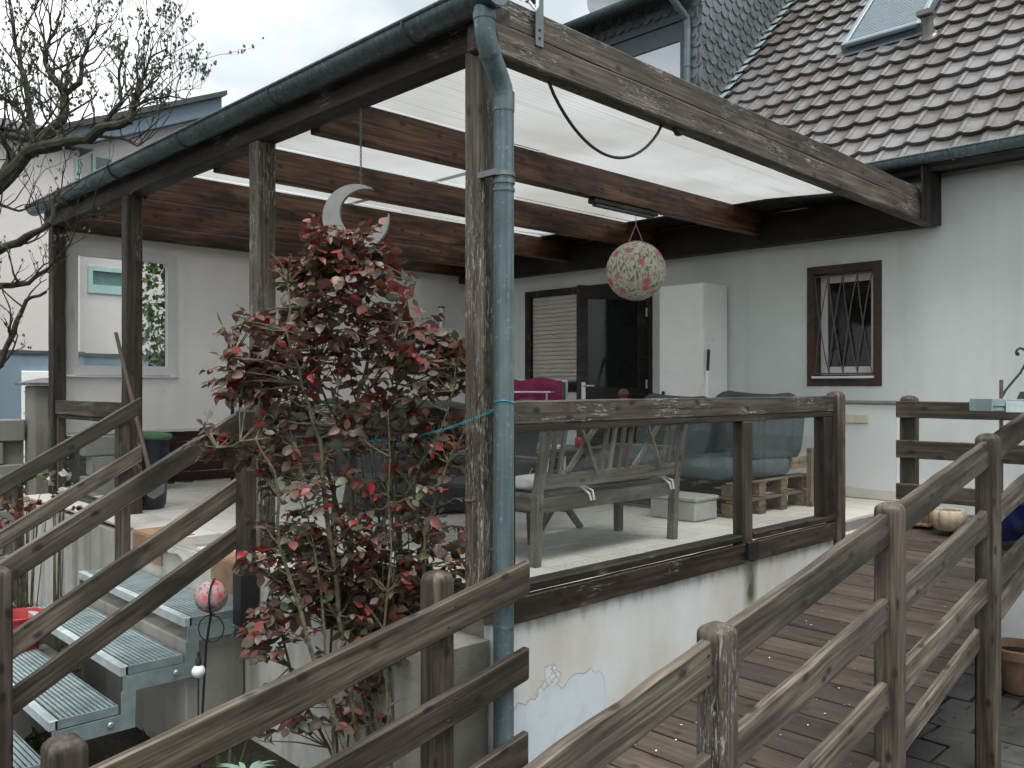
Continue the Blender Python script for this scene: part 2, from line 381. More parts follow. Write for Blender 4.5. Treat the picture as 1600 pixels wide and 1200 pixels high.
def tile_mat():
    b = MB('wet_brown_roof_tile'); oi = b.n('ObjectInfo').outputs['Random']; isl = b.n('NewGeometry').outputs['Random Per Island']
    r = b.math('FRACT', b.math('ADD', oi, isl)); v = b.coords((1, 1, 1)); n1 = b.noise(v, 14, 5); n2 = b.noise(v, 60, 3)
    c = b.ramp(r, [(0, (.090, .077, .069)), (.35, (.115, .101, .092)), (.6, (.140, .131, .125)), (.8, (.108, .098, .092)), (1, (.165, .163, .163))])
    c = b.mix(b.math('MULTIPLY', b.ramp(n1, [(.4, 0.0), (.7, 1.0)]), .45), c, (.05, .045, .042))
    c = b.mix(b.math('MULTIPLY', b.ramp(n2, [(.55, 0.0), (.75, 1.0)]), .35), c, (.20, .19, .17))
    wp = b.n('NewGeometry').outputs['Position']; wn_ = b.noise(wp, 1.1, 4, .4); wet_sheen = b.noise(wp, .9, 3, .2)
    c = b.mix(b.math('MULTIPLY', b.ramp(wn_, [(.52, 0.0), (.66, 1.0)]), .45), c, (.055, .052, .040))
    c = b.mix(b.math('MULTIPLY', b.ramp(wet_sheen, [(.48, 0.0), (.62, 1.0)]), .5), c, (.19, .195, .205))  # pale blue-grey sheen of wet tiles, put into the colour in patches
    return b.pbr(c, b.ramp(n1, [(.3, .10), (.7, .34)]), b.bump(b.math('ADD', n1, b.math('MULTIPLY', n2, .4)), .3, .006), spec=.7)
M_tile = tile_mat()

def floor_tile_mat():
    b = MB('pale_terrace_tile'); oi = b.n('ObjectInfo').outputs['Random']; v = b.coords((1, 1, 1)); n1 = b.noise(v, 3.5, 5); n2 = b.noise(v, 45, 3)
    c = b.mix(oi, (.58, .56, .51), (.66, .64, .595))
    c = b.mix(b.math('MULTIPLY', b.ramp(n1, [(.42, 0.0), (.72, 1.0)]), .4), c, (.36, .35, .31))
    c = b.mix(b.math('MULTIPLY', b.ramp(n2, [(.58, 0.0), (.75, 1.0)]), .12), c, (.2, .19, .17))
    return b.pbr(c, b.ramp(n1, [(.3, .3), (.7, .6)]), b.bump(n2, .12, .003), spec=.45)
M_ftile = floor_tile_mat()

def soil_mat():
    b = MB('dark_damp_soil'); v = b.coords((1, 1, 1), rnd=False); n1 = b.noise(v, 2.2, 6); n2 = b.noise(v, 30, 5); n3 = b.noise(v, 130, 3)
    c = b.ramp(n2, [(.3, (.012, .010, .008)), (.55, (.030, .025, .019)), (.75, (.065, .056, .045))])
    c = b.mix(b.ramp(n1, [(.5, 0.0), (.68, .8)]), c, (.025, .035, .015))
    return b.pbr(c, .85, b.bump(b.math('ADD', n2, n3), .9, .03), spec=.3)
M_soil = soil_mat()
def flag_mat():
    b = MB('wet_grey_flagstone'); v = b.coords((1, 1, 1)); n1 = b.noise(v, 5, 6); n2 = b.noise(v, 50, 4)
    c = b.ramp(n1, [(.3, (.030, .031, .029)), (.7, (.078, .080, .077))]); c = b.mix(b.math('MULTIPLY', b.ramp(n2, [(.55, 0.0), (.7, 1.0)]), .4), c, (.05, .05, .035))
    return b.pbr(c, b.ramp(n1, [(.3, .25), (.7, .6)]), b.bump(n2, .3, .006))
M_flag = flag_mat()

def glass(name, tint=(.97, .985, .98), refl=1.0, dirt=0.0, rough=.02):
    b = MB(name); tr = b.n('BsdfTransparent', None, Color=tint); gl = b.n('BsdfGlossy', None, Roughness=rough, Color=(.95, .98, 1.0))
    fc = b.n('LayerWeight', None, Blend=.5).outputs['Facing']
    f = b.math('MULTIPLY', b.math('ADD', .022, b.math('MULTIPLY', b.math('POWER', fc, 5.0), .6)), refl, True)
    m = b.n('MixShader'); b.t.links.new(f, m.inputs[0]); b.t.links.new(tr.outputs[0], m.inputs[1]); b.t.links.new(gl.outputs[0], m.inputs[2]); o = m.outputs[0]
    if dirt:
        v = b.coords((1, 1, 1), rnd=False); d1 = b.noise(v, 2.4, 4); d2 = b.noise(v, 85, 2); s = b.n('SeparateXYZ'); b.t.links.new(b.n('TexCoord').outputs['Object'], s.inputs[0])
        low = b.ramp(s.outputs[2], [(.05, 1.0), (.45, .12)])
        k = b.math('MULTIPLY', b.math('MULTIPLY', b.ramp(d1, [(.42, .05), (.66, 1.0)]), b.ramp(d2, [(.60, 0.0), (.68, 1.0)])), low)
        k = b.math('ADD', b.math('MULTIPLY', k, dirt), .02, True)
        df = b.n('BsdfDiffuse', None, Color=(.42, .44, .43)); m2 = b.n('MixShader')
        b.t.links.new(k, m2.inputs[0]); b.t.links.new(o, m2.inputs[1]); b.t.links.new(df.outputs[0], m2.inputs[2]); o = m2.outputs[0]
    b.t.links.new(o, b.out.inputs['Surface']); return b.m
M_pane = glass('rain_spotted_glass', refl=.6, dirt=.28)
M_clear = glass('window_glass', (.95, .97, .97), .9)
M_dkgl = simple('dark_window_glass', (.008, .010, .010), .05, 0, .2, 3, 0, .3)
M_skyg = glass('reflecting_window_glass', (.3, .35, .38), 22.0)

def sheet_mat():
    b = MB('milky_twin_wall_sheet'); v = b.coords((1, 1, 1), rnd=False)
    wv = b.n('TexWave', {'wave_type': 'BANDS', 'bands_direction': 'Y', 'wave_profile': 'SIN'}, Scale=6.5, Distortion=.15); b.t.links.new(v, wv.inputs['Vector'])
    d1 = b.noise(v, 1.5, 6, .5); d2 = b.noise(b.coords((.5, 14, 14), rnd=False), 1, 5); big = b.noise(v, .55, 3)
    c = b.mix(b.ramp(wv.outputs['Fac'], [(.25, .8), (.6, 0.0)]), (.32, .335, .335), (.27, .285, .285))
    c = b.mix(b.ramp(big, [(.38, 0.0), (.60, .9)]), c, (.22, .22, .21))
    c = b.mix(b.math('MULTIPLY', b.ramp(d2, [(.54, 0.0), (.80, 1.0)]), .75), c, (.20, .185, .16))
    c = b.mix(b.ramp(d1, [(.66, 0.0), (.74, .8)]), c, (.05, .048, .045))
    tl = b.n('BsdfTranslucent'); b.t.links.new(c, tl.inputs[0]); gl = b.n('BsdfGlossy', None, Roughness=.25); df = b.n('BsdfDiffuse'); b.t.links.new(c, df.inputs[0])
    m1 = b.n('MixShader'); m1.inputs[0].default_value = .06; b.t.links.new(tl.outputs[0], m1.inputs[1]); b.t.links.new(df.outputs[0], m1.inputs[2])
    m2 = b.n('MixShader'); m2.inputs[0].default_value = .05; b.t.links.new(m1.outputs[0], m2.inputs[1]); b.t.links.new(gl.outputs[0], m2.inputs[2])
    b.t.links.new(m2.outputs[0], b.out.inputs['Surface']); return b.m
M_sheet = sheet_mat()

def leaf_mat(name, stops, rough=.42, trans=.25, top=None):
    b = MB(name); oi = b.n('ObjectInfo').outputs['Random']; isl = b.n('NewGeometry').outputs['Random Per Island']
    r = b.math('FRACT', b.math('ADD', b.math('MULTIPLY', oi, 7.31), b.math('MULTIPLY', isl, 5.17)))
    c = b.ramp(r, stops)
    if top:                                     # young growth near the top is redder
        sp_ = b.n('SeparateXYZ'); b.t.links.new(b.n('NewGeometry').outputs['Position'], sp_.inputs[0])
        k_ = b.math('MULTIPLY', b.ramp(b.math('MULTIPLY', sp_.outputs[2], .5), [(.42, 0.0), (.85, 1.0)]), b.ramp(b.math('FRACT', b.math('MULTIPLY', r, 9.7)), [(.45, 0.0), (.7, .6)]))
        c = b.mix(k_, c, top)
    v = b.coords((1, 1, 1)); c = b.mix(b.math('MULTIPLY', b.noise(v, 30, 3), .35), c, (.02, .015, .012))
    p = b.n('BsdfPrincipled'); b.set(p, 'Base Color', c); b.set(p, 'Roughness', rough); b.set(p, 'Specular IOR Level', .5)
    tl = b.n('BsdfTranslucent'); b.t.links.new(c, tl.inputs[0]); m = b.n('MixShader'); m.inputs[0].default_value = trans
    b.t.links.new(p.outputs[0], m.inputs[1]); b.t.links.new(tl.outputs[0], m.inputs[2]); b.t.links.new(m.outputs[0], b.out.inputs['Surface']); return b.m
M_rose = leaf_mat('red_rose_leaf', [(0, (.07, .042, .032)), (.14, (.13, .078, .062)), (.26, (.115, .11, .075)), (.36, (.10, .105, .065)), (.46, (.16, .068, .050)), (.55, (.21, .165, .148)), (.68, (.15, .060, .042)), (.80, (.20, .045, .036)), (.88, (.38, .030, .040)), (.92, (.32, .10, .035)), (.95, (.09, .12, .055)), (1, (.14, .15, .085))], top=(.20, .038, .032))
M_bud = leaf_mat('tree_bud_leaf', [(0, (.06, .068, .045)), (.5, (.085, .096, .06)), (.85, (.12, .14, .08)), (1, (.24, .27, .08))], .6, .3)
M_leaf = leaf_mat('green_leaf', [(0, (.03, .07, .015)), (.5, (.06, .12, .025)), (1, (.11, .19, .04))])
M_lime = leaf_mat('bright_green_leaf', [(0, (.16, .30, .04)), (1, (.26, .42, .07))], .5, .35)
M_weed = leaf_mat('dark_weed_leaf', [(0, (.015, .03, .010)), (.6, (.03, .06, .02)), (1, (.05, .09, .03))])
M_dry = leaf_mat('dried_rose_leaf', [(0, (.16, .09, .05)), (.6, (.12, .05, .035)), (.85, (.22, .03, .02)), (1, (.08, .08, .05))])
def bark_mat(name, a, c):
    b = MB(name); v = b.coords((1, 1, 1), rnd=False); n1 = b.noise(v, 22, 6); n2 = b.noise(v, 5, 3)
    col = b.mix(b.ramp(n2, [(.45, 0.0), (.7, .5)]), b.ramp(n1, [(.3, a), (.7, c)]), (.05, .06, .03))
    return b.pbr(col, .9, b.bump(n1, .8, .02), spec=.2)
M_bark = bark_mat('dark_bark', (.020, .019, .015), (.072, .068, .055))
M_cane = bark_mat('rose_cane', (.06, .055, .035), (.16, .15, .10))

def floral_mat(name, ground, scale):
    b = MB(name); v = b.coords((1, 1, 1), rnd=False)
    vo = b.n('TexVoronoi', None, Scale=scale, Randomness=.55); b.t.links.new(v, vo.inputs['Vector'])
    ns = b.noise(v, scale * 2.2, 4, 1.2); nl = b.noise(b.coords((1, 1, .5), rnd=False), scale * 1.9, 3, 3.0)
    c = b.mix(b.ramp(ns, [(.4, 0.0), (.65, .7)]), ground, tuple(k * .72 for k in ground))
    c = b.mix(b.ramp(nl, [(.53, 0.0), (.57, .8)]), c, (.10, .115, .07))
    d = b.math('ADD', vo.outputs['Distance'], b.math('MULTIPLY', b.math('SUBTRACT', ns, .5), .22))
    c = b.mix(b.ramp(d, [(.36, 1.0), (.40, 0.0)]), c, (.55, .24, .25))
    c = b.mix(b.ramp(d, [(.16, 1.0), (.34, 0.0)]), c, (.46, .09, .12))
    return b.pbr(c, .7, spec=.3)
M_floral = floral_mat('floral_paper', (.62, .59, .48), 8.6)
M_flball = floral_mat('floral_ceramic', (.46, .32, .32), 13)
def dshade(name, c1, rough=.6): return simple(name, c1, rough)
M_pkg = simple('food_packet', (.45, .5, .2), .5, 0, .5, 20)

# ------------------------------------------------------------------ ground and paths
def gz(x, y=1.0):
    x = max(-5, min(2.6, x)); b = -.97 + .155 * x
    if y < -.05: b = min(-1.24, -1.25 + .215 * x)
    return b
g = G(); xs = [-160, -30, -8] + [-5 + .4 * i for i in range(20)] + [3.2, 8, 30, 200]; ys = [-160, -30, -8] + [-5 + .5 * i for i in range(10)] + [-.20, -.06, -.04] + [.5 * i for i in range(18)] + [12, 30, 200]
vv = []; ff = []
for x in xs:
    for y in ys:
        near = -6 < x < 4 and -6 < y < 10
        vv.append((x, y, gz(x, y) + (.05 * noise.noise(Vector((x * 1.3, y * 1.3, 0))) if near else 0)))
for i in range(len(xs) - 1):
    for j in range(len(ys) - 1):
        a = i * len(ys) + j; ff.append((a, a + len(ys), a + len(ys) + 1, a + 1))
g.add(vv, ff); g.obj('ground', M_soil, smooth='all', kind='structure')
path = G(); path.add([(x, y, gz(x, -2) + .035) for x in (-1.0, 0, 2.6, 5.28) for y in (-3.6, -.1)], [(0, 2, 3, 1), (2, 4, 5, 3), (4, 6, 7, 5)])
path = path.obj('path', M_soil, kind='structure')
rng = random.Random(3)
for i in range(19):
    y0 = -3.58
    while y0 < -.55:
        d_ = rng.uniform(.26, .42); x0 = -.95 + i * .315; wd_ = .30
        g = G(); j_ = lambda: rng.uniform(-.012, .012)
        g.prism([(.0 + j_(), .0 + j_()), (wd_ + j_(), .0 + j_()), (wd_ + j_(), d_ - .018 + j_()), (.0 + j_(), d_ - .018 + j_())], -.03, .008 + rng.uniform(0, .012))
        sl = (gz(x0 + .3, -2) - gz(x0, -2)) / .3
        g.obj('flagstone', M_flag, path, frame((x0, y0, gz(x0, -2) + .04), Vector((1, rng.uniform(-.03, .03), sl + rng.uniform(-.02, .02))).normalized(), Vector((0, 1, 0)), Vector((-sl, 0, 1)).normalized()))
        y0 += d_ + .01

# ------------------------------------------------------------------ terrace slab, tiles and plinth
ter = G(); ter.box((-.10, .10, -1.8), (5.30, 6.50, -.012)); ter.box((-.42, .62, -1.8), (-.10, 3.75, -.013)); ter.box((-.42, 3.75, -1.8), (-.10, 6.6, -.05))
ter = ter.obj('terrace', M_conc, kind='structure')
g = G(); g.box((-.428, .62, -1.8), (-.4205, 3.745, -.02)); g.box((-.428, 3.755, -1.8), (-.4205, 6.6, -.052)); g.obj('edge_render', M_slabw, ter)
ts = .415
tile0 = None
for i in range(-1, 14):
    for j in range(16):
        x0 = -.02 + i * ts; y0 = .13 + j * ts
        if i < 0 and (y0 < .62): continue
        x1 = min(x0 + ts, 5.29); y1 = min(y0 + ts, 6.48)
        if x1 - x0 < .1 or y1 - y0 < .05: continue
        if i < 0: x0 = -.40
        if i < 0 and 2.55 < y0 < 3.0: continue
        g = G(); g.box((-(x1 - x0) / 2 + .0045, -(y1 - y0) / 2 + .0045, -.02), ((x1 - x0) / 2 - .0045, (y1 - y0) / 2 - .0045, 0), .002)
        g.obj('floor_tile', M_ftile, ter, T((x0 + x1) / 2, (y0 + y1) / 2, random.uniform(-.001, .001)))
g = G()                                              # broken mortar bed where tiles came away at the stair head
vv = []; n = 14
for i in range(n + 1):
    for j in range(n + 1):
        u = i / n; v = j / n; e = min(u, v, 1 - v)
        vv.append((-.46 + .40 * u, 2.42 + .68 * v, -.018 - (0 if u > .5 else .10 * max(0, .5 - u) * (1 + noise.noise(Vector((u * 6, v * 7, 1))))) + .022 * noise.noise(Vector((u * 9, v * 11, 3)))))
ff = [(i * (n + 1) + j, (i + 1) * (n + 1) + j, (i + 1) * (n + 1) + j + 1, i * (n + 1) + j + 1) for i in range(n) for j in range(n)]
g.add(vv, ff); g.obj('mortar_bed', M_conc, ter, smooth=True)
for (y0, y1, x0, h) in ((1.92, 2.28, -.455, .2), (3.08, 3.30, -.44, .19), (3.32, 3.6, -.44, .19)):
    g = G(); g.box((x0, y0, -h), (x0 + .03, y1, -.004), .008); g.box((x0 + .005, y0 + .002, -.02), (x0 + .25, y1 - .002, .006), .006); g.obj('edge_tile', M_terra, ter)
# corner footing left bare of render
g = G(); rings = []
for k in range(9):
    z = -1.7 + 1.56 * k / 8; jj = lambda: random.uniform(-.012, .012)
    rings.append([(-.40 + jj(), .05 + jj(), z), (-.12, .045 + jj(), z), (-.12, .64, z), (-.40 + jj(), .64, z)])
g.loft(rings); g.obj('corner_footing', M_conc, ter)
pw = G(); vv = []; NX, NZ = 44, 12
for i in range(NX + 1):
    for k in range(NZ + 1):
        x = -.10 + 4.3 * i / NX; z = 1.62 * k / NZ
        vv.append((x, .02 + .008 * noise.noise(Vector((x * 2, z * 2, 5))), z))
pw.add(vv, [(i * (NZ + 1) + k, (i + 1) * (NZ + 1) + k, (i + 1) * (NZ + 1) + k + 1, i * (NZ + 1) + k + 1) for i in range(NX) for k in range(NZ)])
pw.box((-.10, .03, 0), (4.2, .098, 1.615))
pw.obj('plinth_wall', M_plinth, None, T(0, 0, -1.70), smooth=True, label='white painted plinth wall below the glazed railing, paint flaking off', cat='wall')

# ------------------------------------------------------------------ the house
HX = 5.45
house = thing('house', (HX, 2, 0), 'pale grey rendered house with brown tiled roof behind the terrace', 'house')
wh = wall_holes(-5, 9, -1.8, 3.18, [(.57, 1.20, 1.14, 2.22), (3.29, 4.25, 0, 2.27), (4.36, 5.22, 1.12, 2.27)], .30)
wh.obj('wall', M_house, house, T(HX, 0, 0))
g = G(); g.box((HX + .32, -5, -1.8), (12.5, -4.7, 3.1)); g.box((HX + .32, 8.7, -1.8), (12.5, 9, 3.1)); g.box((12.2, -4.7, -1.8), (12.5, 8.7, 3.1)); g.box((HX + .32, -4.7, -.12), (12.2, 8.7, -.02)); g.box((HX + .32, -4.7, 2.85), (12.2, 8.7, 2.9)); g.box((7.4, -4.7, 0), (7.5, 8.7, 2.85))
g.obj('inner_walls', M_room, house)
g = G(); g.box((5.30, .29, 0), (HX - .002, 2.15, .905), .01); g.box((5.30, -5, -1.8), (HX - .002, .26, .02)); o = g.obj('low_wall', M_hplin, house)
g = G(); g.box((5.27, .27, .907), (HX - .003, 2.17, .935), .006); g.obj('coping', M_conc, house)
g = G(); g.box((5.275, .30, .004), (5.298, 2.15, .10), .004); g.obj('skirting', M_ftile, house)
# double socket
g = G(); g.box((5.285, .565, .715), (5.299, .925, .80), .004); so = g.obj('socket', M_sock, house)
for k in range(3):
    g = G(); g.box((5.279, .575 + k * .115, .722), (5.284, .68 + k * .115, .794), .002); g.obj('rocker', M_sock, so)
# barred window
wn = thing('window', (HX, .88, 1.68), None, None, parent=house)
g = wall_holes(.505, 1.265, 1.075, 2.285, [(.585, 1.185, 1.155, 2.205)], .20); g.obj('surround', M_tframe, wn, T(HX - .012, 0, 0))
g = wall_holes(.59, 1.18, 1.19, 2.20, [(.66, 1.11, 1.27, 2.12)], .05); g.obj('frame', M_upvc, wn, T(HX + .12, 0, 0))
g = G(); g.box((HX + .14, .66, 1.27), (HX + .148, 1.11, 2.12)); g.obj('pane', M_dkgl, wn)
g = G(); g.box((HX - .06, .575, 1.150), (HX + .12, 1.195, 1.175), .004); g.obj('sill', M_upvc, wn)
g = G()
bot, top = 1.20, 2.18
def bul(t): return HX - .002 - .05 * math.sin(math.pi * t) ** .6
gy = [.595 + .146 * k for k in range(5)]
for a, b2 in list(zip(gy, gy[1:])) + list(zip(gy[1:], gy)):
    g.tube([(bul(t), a + (b2 - a) * t, bot + (top - bot) * t) for t in [i / 10 for i in range(11)]], .006, 6)
g.tube([(HX - .005, .575, bot), (HX - .005, 1.195, bot)], .008, 6); g.tube([(HX - .005, .575, top), (HX - .005, 1.195, top)], .008, 6)
g.obj('grille', M_rust, wn, smooth=True)
# door and shuttered window
g = wall_holes(3.215, 5.315, -.02, 2.345, [(3.30, 4.24, 0.0, 2.265), (4.37, 5.21, 1.125, 2.265), (4.37, 5.21, .05, 1.0)], .12); g.obj('door_surround', M_dark, house, T(HX - .03, 0, 0))
sh = G(); sh.box((HX + .03, 4.375, 1.13), (HX + .04, 5.205, 2.262)); sh = sh.obj('shutter', M_shut, house)
g = G(); g.loft([[(HX + .03, y, 0), (HX + .012, y, .004), (HX + .008, y, .03), (HX + .012, y, .053), (HX + .03, y, .056)] for y in (4.38, 5.20)])
s0 = g.obj('slat', M_shut, sh, T(0, 0, 1.14), smooth=True)
for k in range(1, 20): same(s0, sh, T(0, 0, 1.14 + k * .056))
g = G(); g.box((HX - .10, 4.34, 1.085), (HX - .031, 5.24, 1.12), .005); g.obj('window_ledge', M_dark, house)
dx = Vector((4.80 - 5.42, 3.58 - 3.30, 0)); dl = dx.length; dx.normalize(); dy = Vector((-dx.y, dx.x, 0))
DM = frame((5.42, 3.30, 0), dx, dy, Vector((0, 0, 1)))
g = G(); dw = .88
g.box((0, -.03, .03), (.11, .03, 2.24), .004); g.box((dw - .12, -.03, .03), (dw, .03, 2.24), .004); g.box((.11, -.029, 2.09), (dw - .12, .029, 2.24)); g.box((.11, -.029, .03), (dw - .12, .029, .30)); g.box((.11, -.029, .92), (dw - .12, .029, 1.06)); g.box((.11, -.015, .30), (dw - .12, .015, .92))
dr = g.obj('door', M_dark, house, DM)
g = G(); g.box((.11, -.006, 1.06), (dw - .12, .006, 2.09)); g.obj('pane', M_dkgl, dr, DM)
for s in (-1, 1):
    g = G(); g.tube([(dw - .06, s * .03, 1.08), (dw - .06, s * .075, 1.08), (dw - .17, s * .085, 1.08)], .010, 8); g.box((dw - .085, min(s * .031, s * .038), .86), (dw - .035, max(s * .031, s * .038), 1.12)); g.obj('handle', M_silver, dr, DM, smooth=True)
for z in (.35, 1.1, 1.95):
    g = G(); g.tube([(0, .035, z - .05), (0, .035, z + .05)], .011, 8); g.obj('hinge', M_silver, dr, DM, smooth=True)
# eaves
g = G(); g.box((5.02, -5, 3.02), (HX - .01, 9, 3.05)); g.obj('eave_soffit', M_soff, house)
g = G(); prof = [(4.99 + .075 * math.cos(a), 3.10 + .075 * math.sin(a)) for a in [math.pi + math.pi * i / 10 for i in range(11)]]
rings = [[(x, y, z) for x, z in prof] + [(x * 1 + (4.99 - x) * .05, y, z + .002) for x, z in reversed(prof)] for y in (-5, 2.0, 9)]
g.loft(rings); g.tube([(4.915, -5, 3.102), (4.915, 9, 3.102)], .011, 8); g.obj('gutter', M_zinc, house, smooth=True)
for y in (-2.2, -.3, .62, 1.6):
    g = G(); g.tube([(4.99 + .081 * math.cos(a), y, 3.10 + .081 * math.sin(a)) for a in [math.pi + math.pi * i / 8 for i in range(9)]], .008, 6); g.obj('gutter_bracket', M_zinc, house, smooth=True)
EX, EZ = 4.96, 3.135 - .0
s45 = math.sqrt(.5)
# roof deck + tiles (45 degrees)
EX, EZ = 5.00, 2.97
rf = G(); rf.box((0, -9, -.10), (5.9, 5, -.005)); RM = frame((EX, 0, EZ), Vector((s45, 0, s45)), Vector((0, -1, 0)), Vector((s45, 0, -s45)))
RM = frame((EX, 0, EZ), Vector((s45, 0, s45)), Vector((0, 1, 0)), Vector((-s45, 0, s45)))
rf = G(); rf.box((.12, -5, -.10), (6.3, 3.05, -.006)); rf.box((.12, 3.051, -.10), (1.65, 9, -.006)); roof = rf.obj('roof', M_roofd, house, RM)
rf = G(); rf.box((9.46, -5, 2.9), (12.6, 9, 7.35)); rf.obj('rear_roof', M_roofd, house)
TW, TL, TE = .225, .37, .295
def tile_geo():
    vs = []; nx = 12
    prof = []
    for i in range(nx + 1):
        t = i / nx
        hh_ = (.010 + .016 * (abs(t - .40) / .40) ** 2.0) if t < .72 else (.020 + .020 * math.sin(math.pi * (t - .72) / .28 * .80))
        prof.append((t * (TW + .006) - TW / 2, hh_))
    for (yy, off) in ((0, .052), (TL * .5, .028), (TL, .002)):
        for x, h in prof: vs.append((x, yy, h + off))
    for x, h in prof: vs.append((x, 0.006, h + .052 - .034))
    n = nx + 1; fs = []
    for r in range(2):
        for i in range(nx): fs.append((r * n + i, r * n + i + 1, (r + 1) * n + i + 1, (r + 1) * n + i))
    for i in range(nx): fs.append((3 * n + i, 3 * n + i + 1, i + 1, i))
    return vs, fs
tv, tf = tile_geo()
TB = frame((0, 0, 0), Vector((0, -1, 0)), Vector((s45, 0, s45)), Vector((-s45, 0, s45)))
spots = []
for r in range(20):
    for c in range(-20, 25):
        y = c * TW + .05; sl = .10 + r * TE
        p = Vector((EX + sl * s45, y, EZ + sl * s45))
        if y > 3.0 and p.x > 6.0: continue
        if y > 5.5: continue
        if r >= 4 and .62 < y < 1.62 and 2.55 < sl < 4.7: continue      # under the roof window
        q = proj(p + Vector((.1, 0, .1)))
        vis = -15 < q[0] < 1625 and -40 < q[1] < 280 and q[0] > 1130
        if vis and q[1] < 132 + (q[0] - 1090) * .455 - 0: pass
        bl = 182 + (q[0] - 1200) * .457
        hid = q[1] > bl + 25 and q[0] < 1410
        spots.append((0 if vis and not hid else 1, q[2], p, r, c))
spots.sort(key=lambda a: (a[0], a[1]))
g = G(); g.add(tv, tf); tme = g.mesh('tile'); tme.materials.append(M_tile)
for p in tme.polygons: p.use_smooth = True
tme.set_sharp_from_angle(angle=R(45))
rest = G(); nvis = 0
for k, (vis, d, p, r, c) in enumerate(spots):
    Mx = T(p) @ TB @ Matrix.Rotation(random.uniform(-.012, .012), 4, 'Z') @ Matrix.Rotation(random.uniform(-.012, .012), 4, 'X')
    if vis == 0 and nvis < 300:
        o = bpy.data.objects.new('tile', tme); place(o, roof, Mx); nvis += 1
    else: rest.add(tv, tf, Mx)
rest.obj('outer_tiles', M_tile, roof, smooth=True, kind='stuff')
# roof window with lowered shutter
KM = T(EX + 2.74 * s45, 1.12, EZ + 2.74 * s45) @ frame((0, 0, 0), Vector((0, -1, 0)), Vector((s45, 0, s45)), Vector((-s45, 0, s45)))
rw = thing('roof_window', (0, 0, 0), None, None, parent=house); 
g = G(); g.box((-.42, 0, -.02), (.42, 1.9, .075), .01); rwf = g.obj('casing', M_fasc, rw, KM)
g = G(); g.box((-.43, -.012, .11), (.43, .06, .165), .012); g.box((-.45, 0, .05), (-.385, 1.9, .155), .01); g.box((.385, 0, .05), (.45, 1.9, .155), .01); g.obj('guide', M_rshut, rw, KM)
g = G(); g.loft([[(x, 0, .118), (x, .010, .134), (x, .030, .134), (x, .040, .118)] for x in (-.38, .38)]); s0 = g.obj('slat', M_rshut, rw, KM @ T(0, .065, 0))
for k in range(1, 43): same(s0, rw, KM @ T(0, .065 + k * .042, 0))
g = G(); g.add([(-.50, -.10, .062), (.50, -.10, .062), (.50, 0, .07), (-.50, 0, .07)], [(0, 1, 2, 3)]); g.obj('flashing', M_fasc, rw, KM)
VM = T(EX + 2.58 * s45, .58, EZ + 2.58 * s45)
g = G(); g.blob(.20, .24, .10, .8, 14, 6, M=T(0, 0, .03) @ TB); g.tube([(0, 0, .0), (-.03, 0, .16), (-.06, 0, .24)], [.075, .06, .06], 14); g.box((-.15, -.08, .235), (.03, .08, .30), .012); g.obj('roof_vent', M_tile, house, VM, smooth=True)
VM = T(EX + 1.95 * s45, 2.68, EZ + 1.95 * s45)
g = G(); g.blob(.2, .24, .1, .8, 14, 6, M=T(0, 0, .03) @ TB); g.tube([(0, 0, .0), (-.02, 0, .15)], [.06, .055], 14); g.obj('roof_vent', M_tile, house, VM, smooth=True)
# dormer
DXF, DY, DZ = 6.19, 3.08, 6.0
dm = thing('dormer', (DXF, DY, 4), None, None, parent=house)
g = wall_holes(DY, 6.6, 3.6, DZ, [(3.30, 4.55, 4.62, 5.66)], .12); g.obj('front', M_fasc, dm, T(DXF, 0, 0))
g = G(); g.prism([(DXF + .001, 3.7), (DXF + .001, DZ), (10.2, DZ + 1.4), (10.2, 7.6)], 0, .1, M=frame((0, DY + .1, 0), Vector((1, 0, 0)), Vector((0, 0, 1)), Vector((0, -1, 0)))); g.obj('cheek', M_fasc, dm)
g = G(); g.prism([(DXF - .33, DZ - .10), (10.4, DZ + 1.47), (10.4, DZ + 1.58), (DXF - .33, DZ + .01)], 0, 3.85, M=frame((0, 6.9, 0), Vector((1, 0, 0)), Vector((0, 0, 1)), Vector((0, -1, 0)))); g.obj('shed_roof', M_roofd, dm)
g = wall_holes(3.305, 4.545, 4.63, 5.655, [(3.36, 4.49, 4.70, 5.42)], .06); g.obj('window_frame', M_fasc, dm, T(DXF + .03, 0, 0))
g = G(); g.box((DXF + .05, 3.36, 4.70), (DXF + .058, 4.49, 5.42)); g.obj('pane', M_skyg, dm)
g = G(); g.box((DXF + .125, 3.2, 4.5), (DXF + .14, 6.4, 5.7)); g.obj('dark_backing', M_room, dm)  # added dark sheet standing in for the unlit room behind the pane
g = G(); rings = [[(DXF - .38 + .07 * math.cos(a), y, DZ - .06 + .07 * math.sin(a)) for a in [math.pi + math.pi * i / 8 for i in range(9)]] + [(DXF - .31, y, DZ - .05), (DXF - .45, y, DZ - .05)] for y in (DY - .0, 6.9)]
g.loft(rings); g.obj('gutter', M_gut, dm, smooth=True)
g = G(); g.tube([(DXF - .38, 3.22, DZ - .1), (DXF - .36, 3.22, DZ - .2), (DXF - .07, 3.19, DZ - .38), (DXF - .055, 3.19, DZ - .5), (DXF - .055, 3.19, 4.2)], .043, 14); g.obj('downpipe', M_zinc, dm, smooth=True)
g = G(); g.tube([(DXF - .055, 3.19, 5.02), (DXF - .055, 3.19, 5.05)], .05, 14); g.obj('pipe_clip', M_zinc, dm, smooth=True)
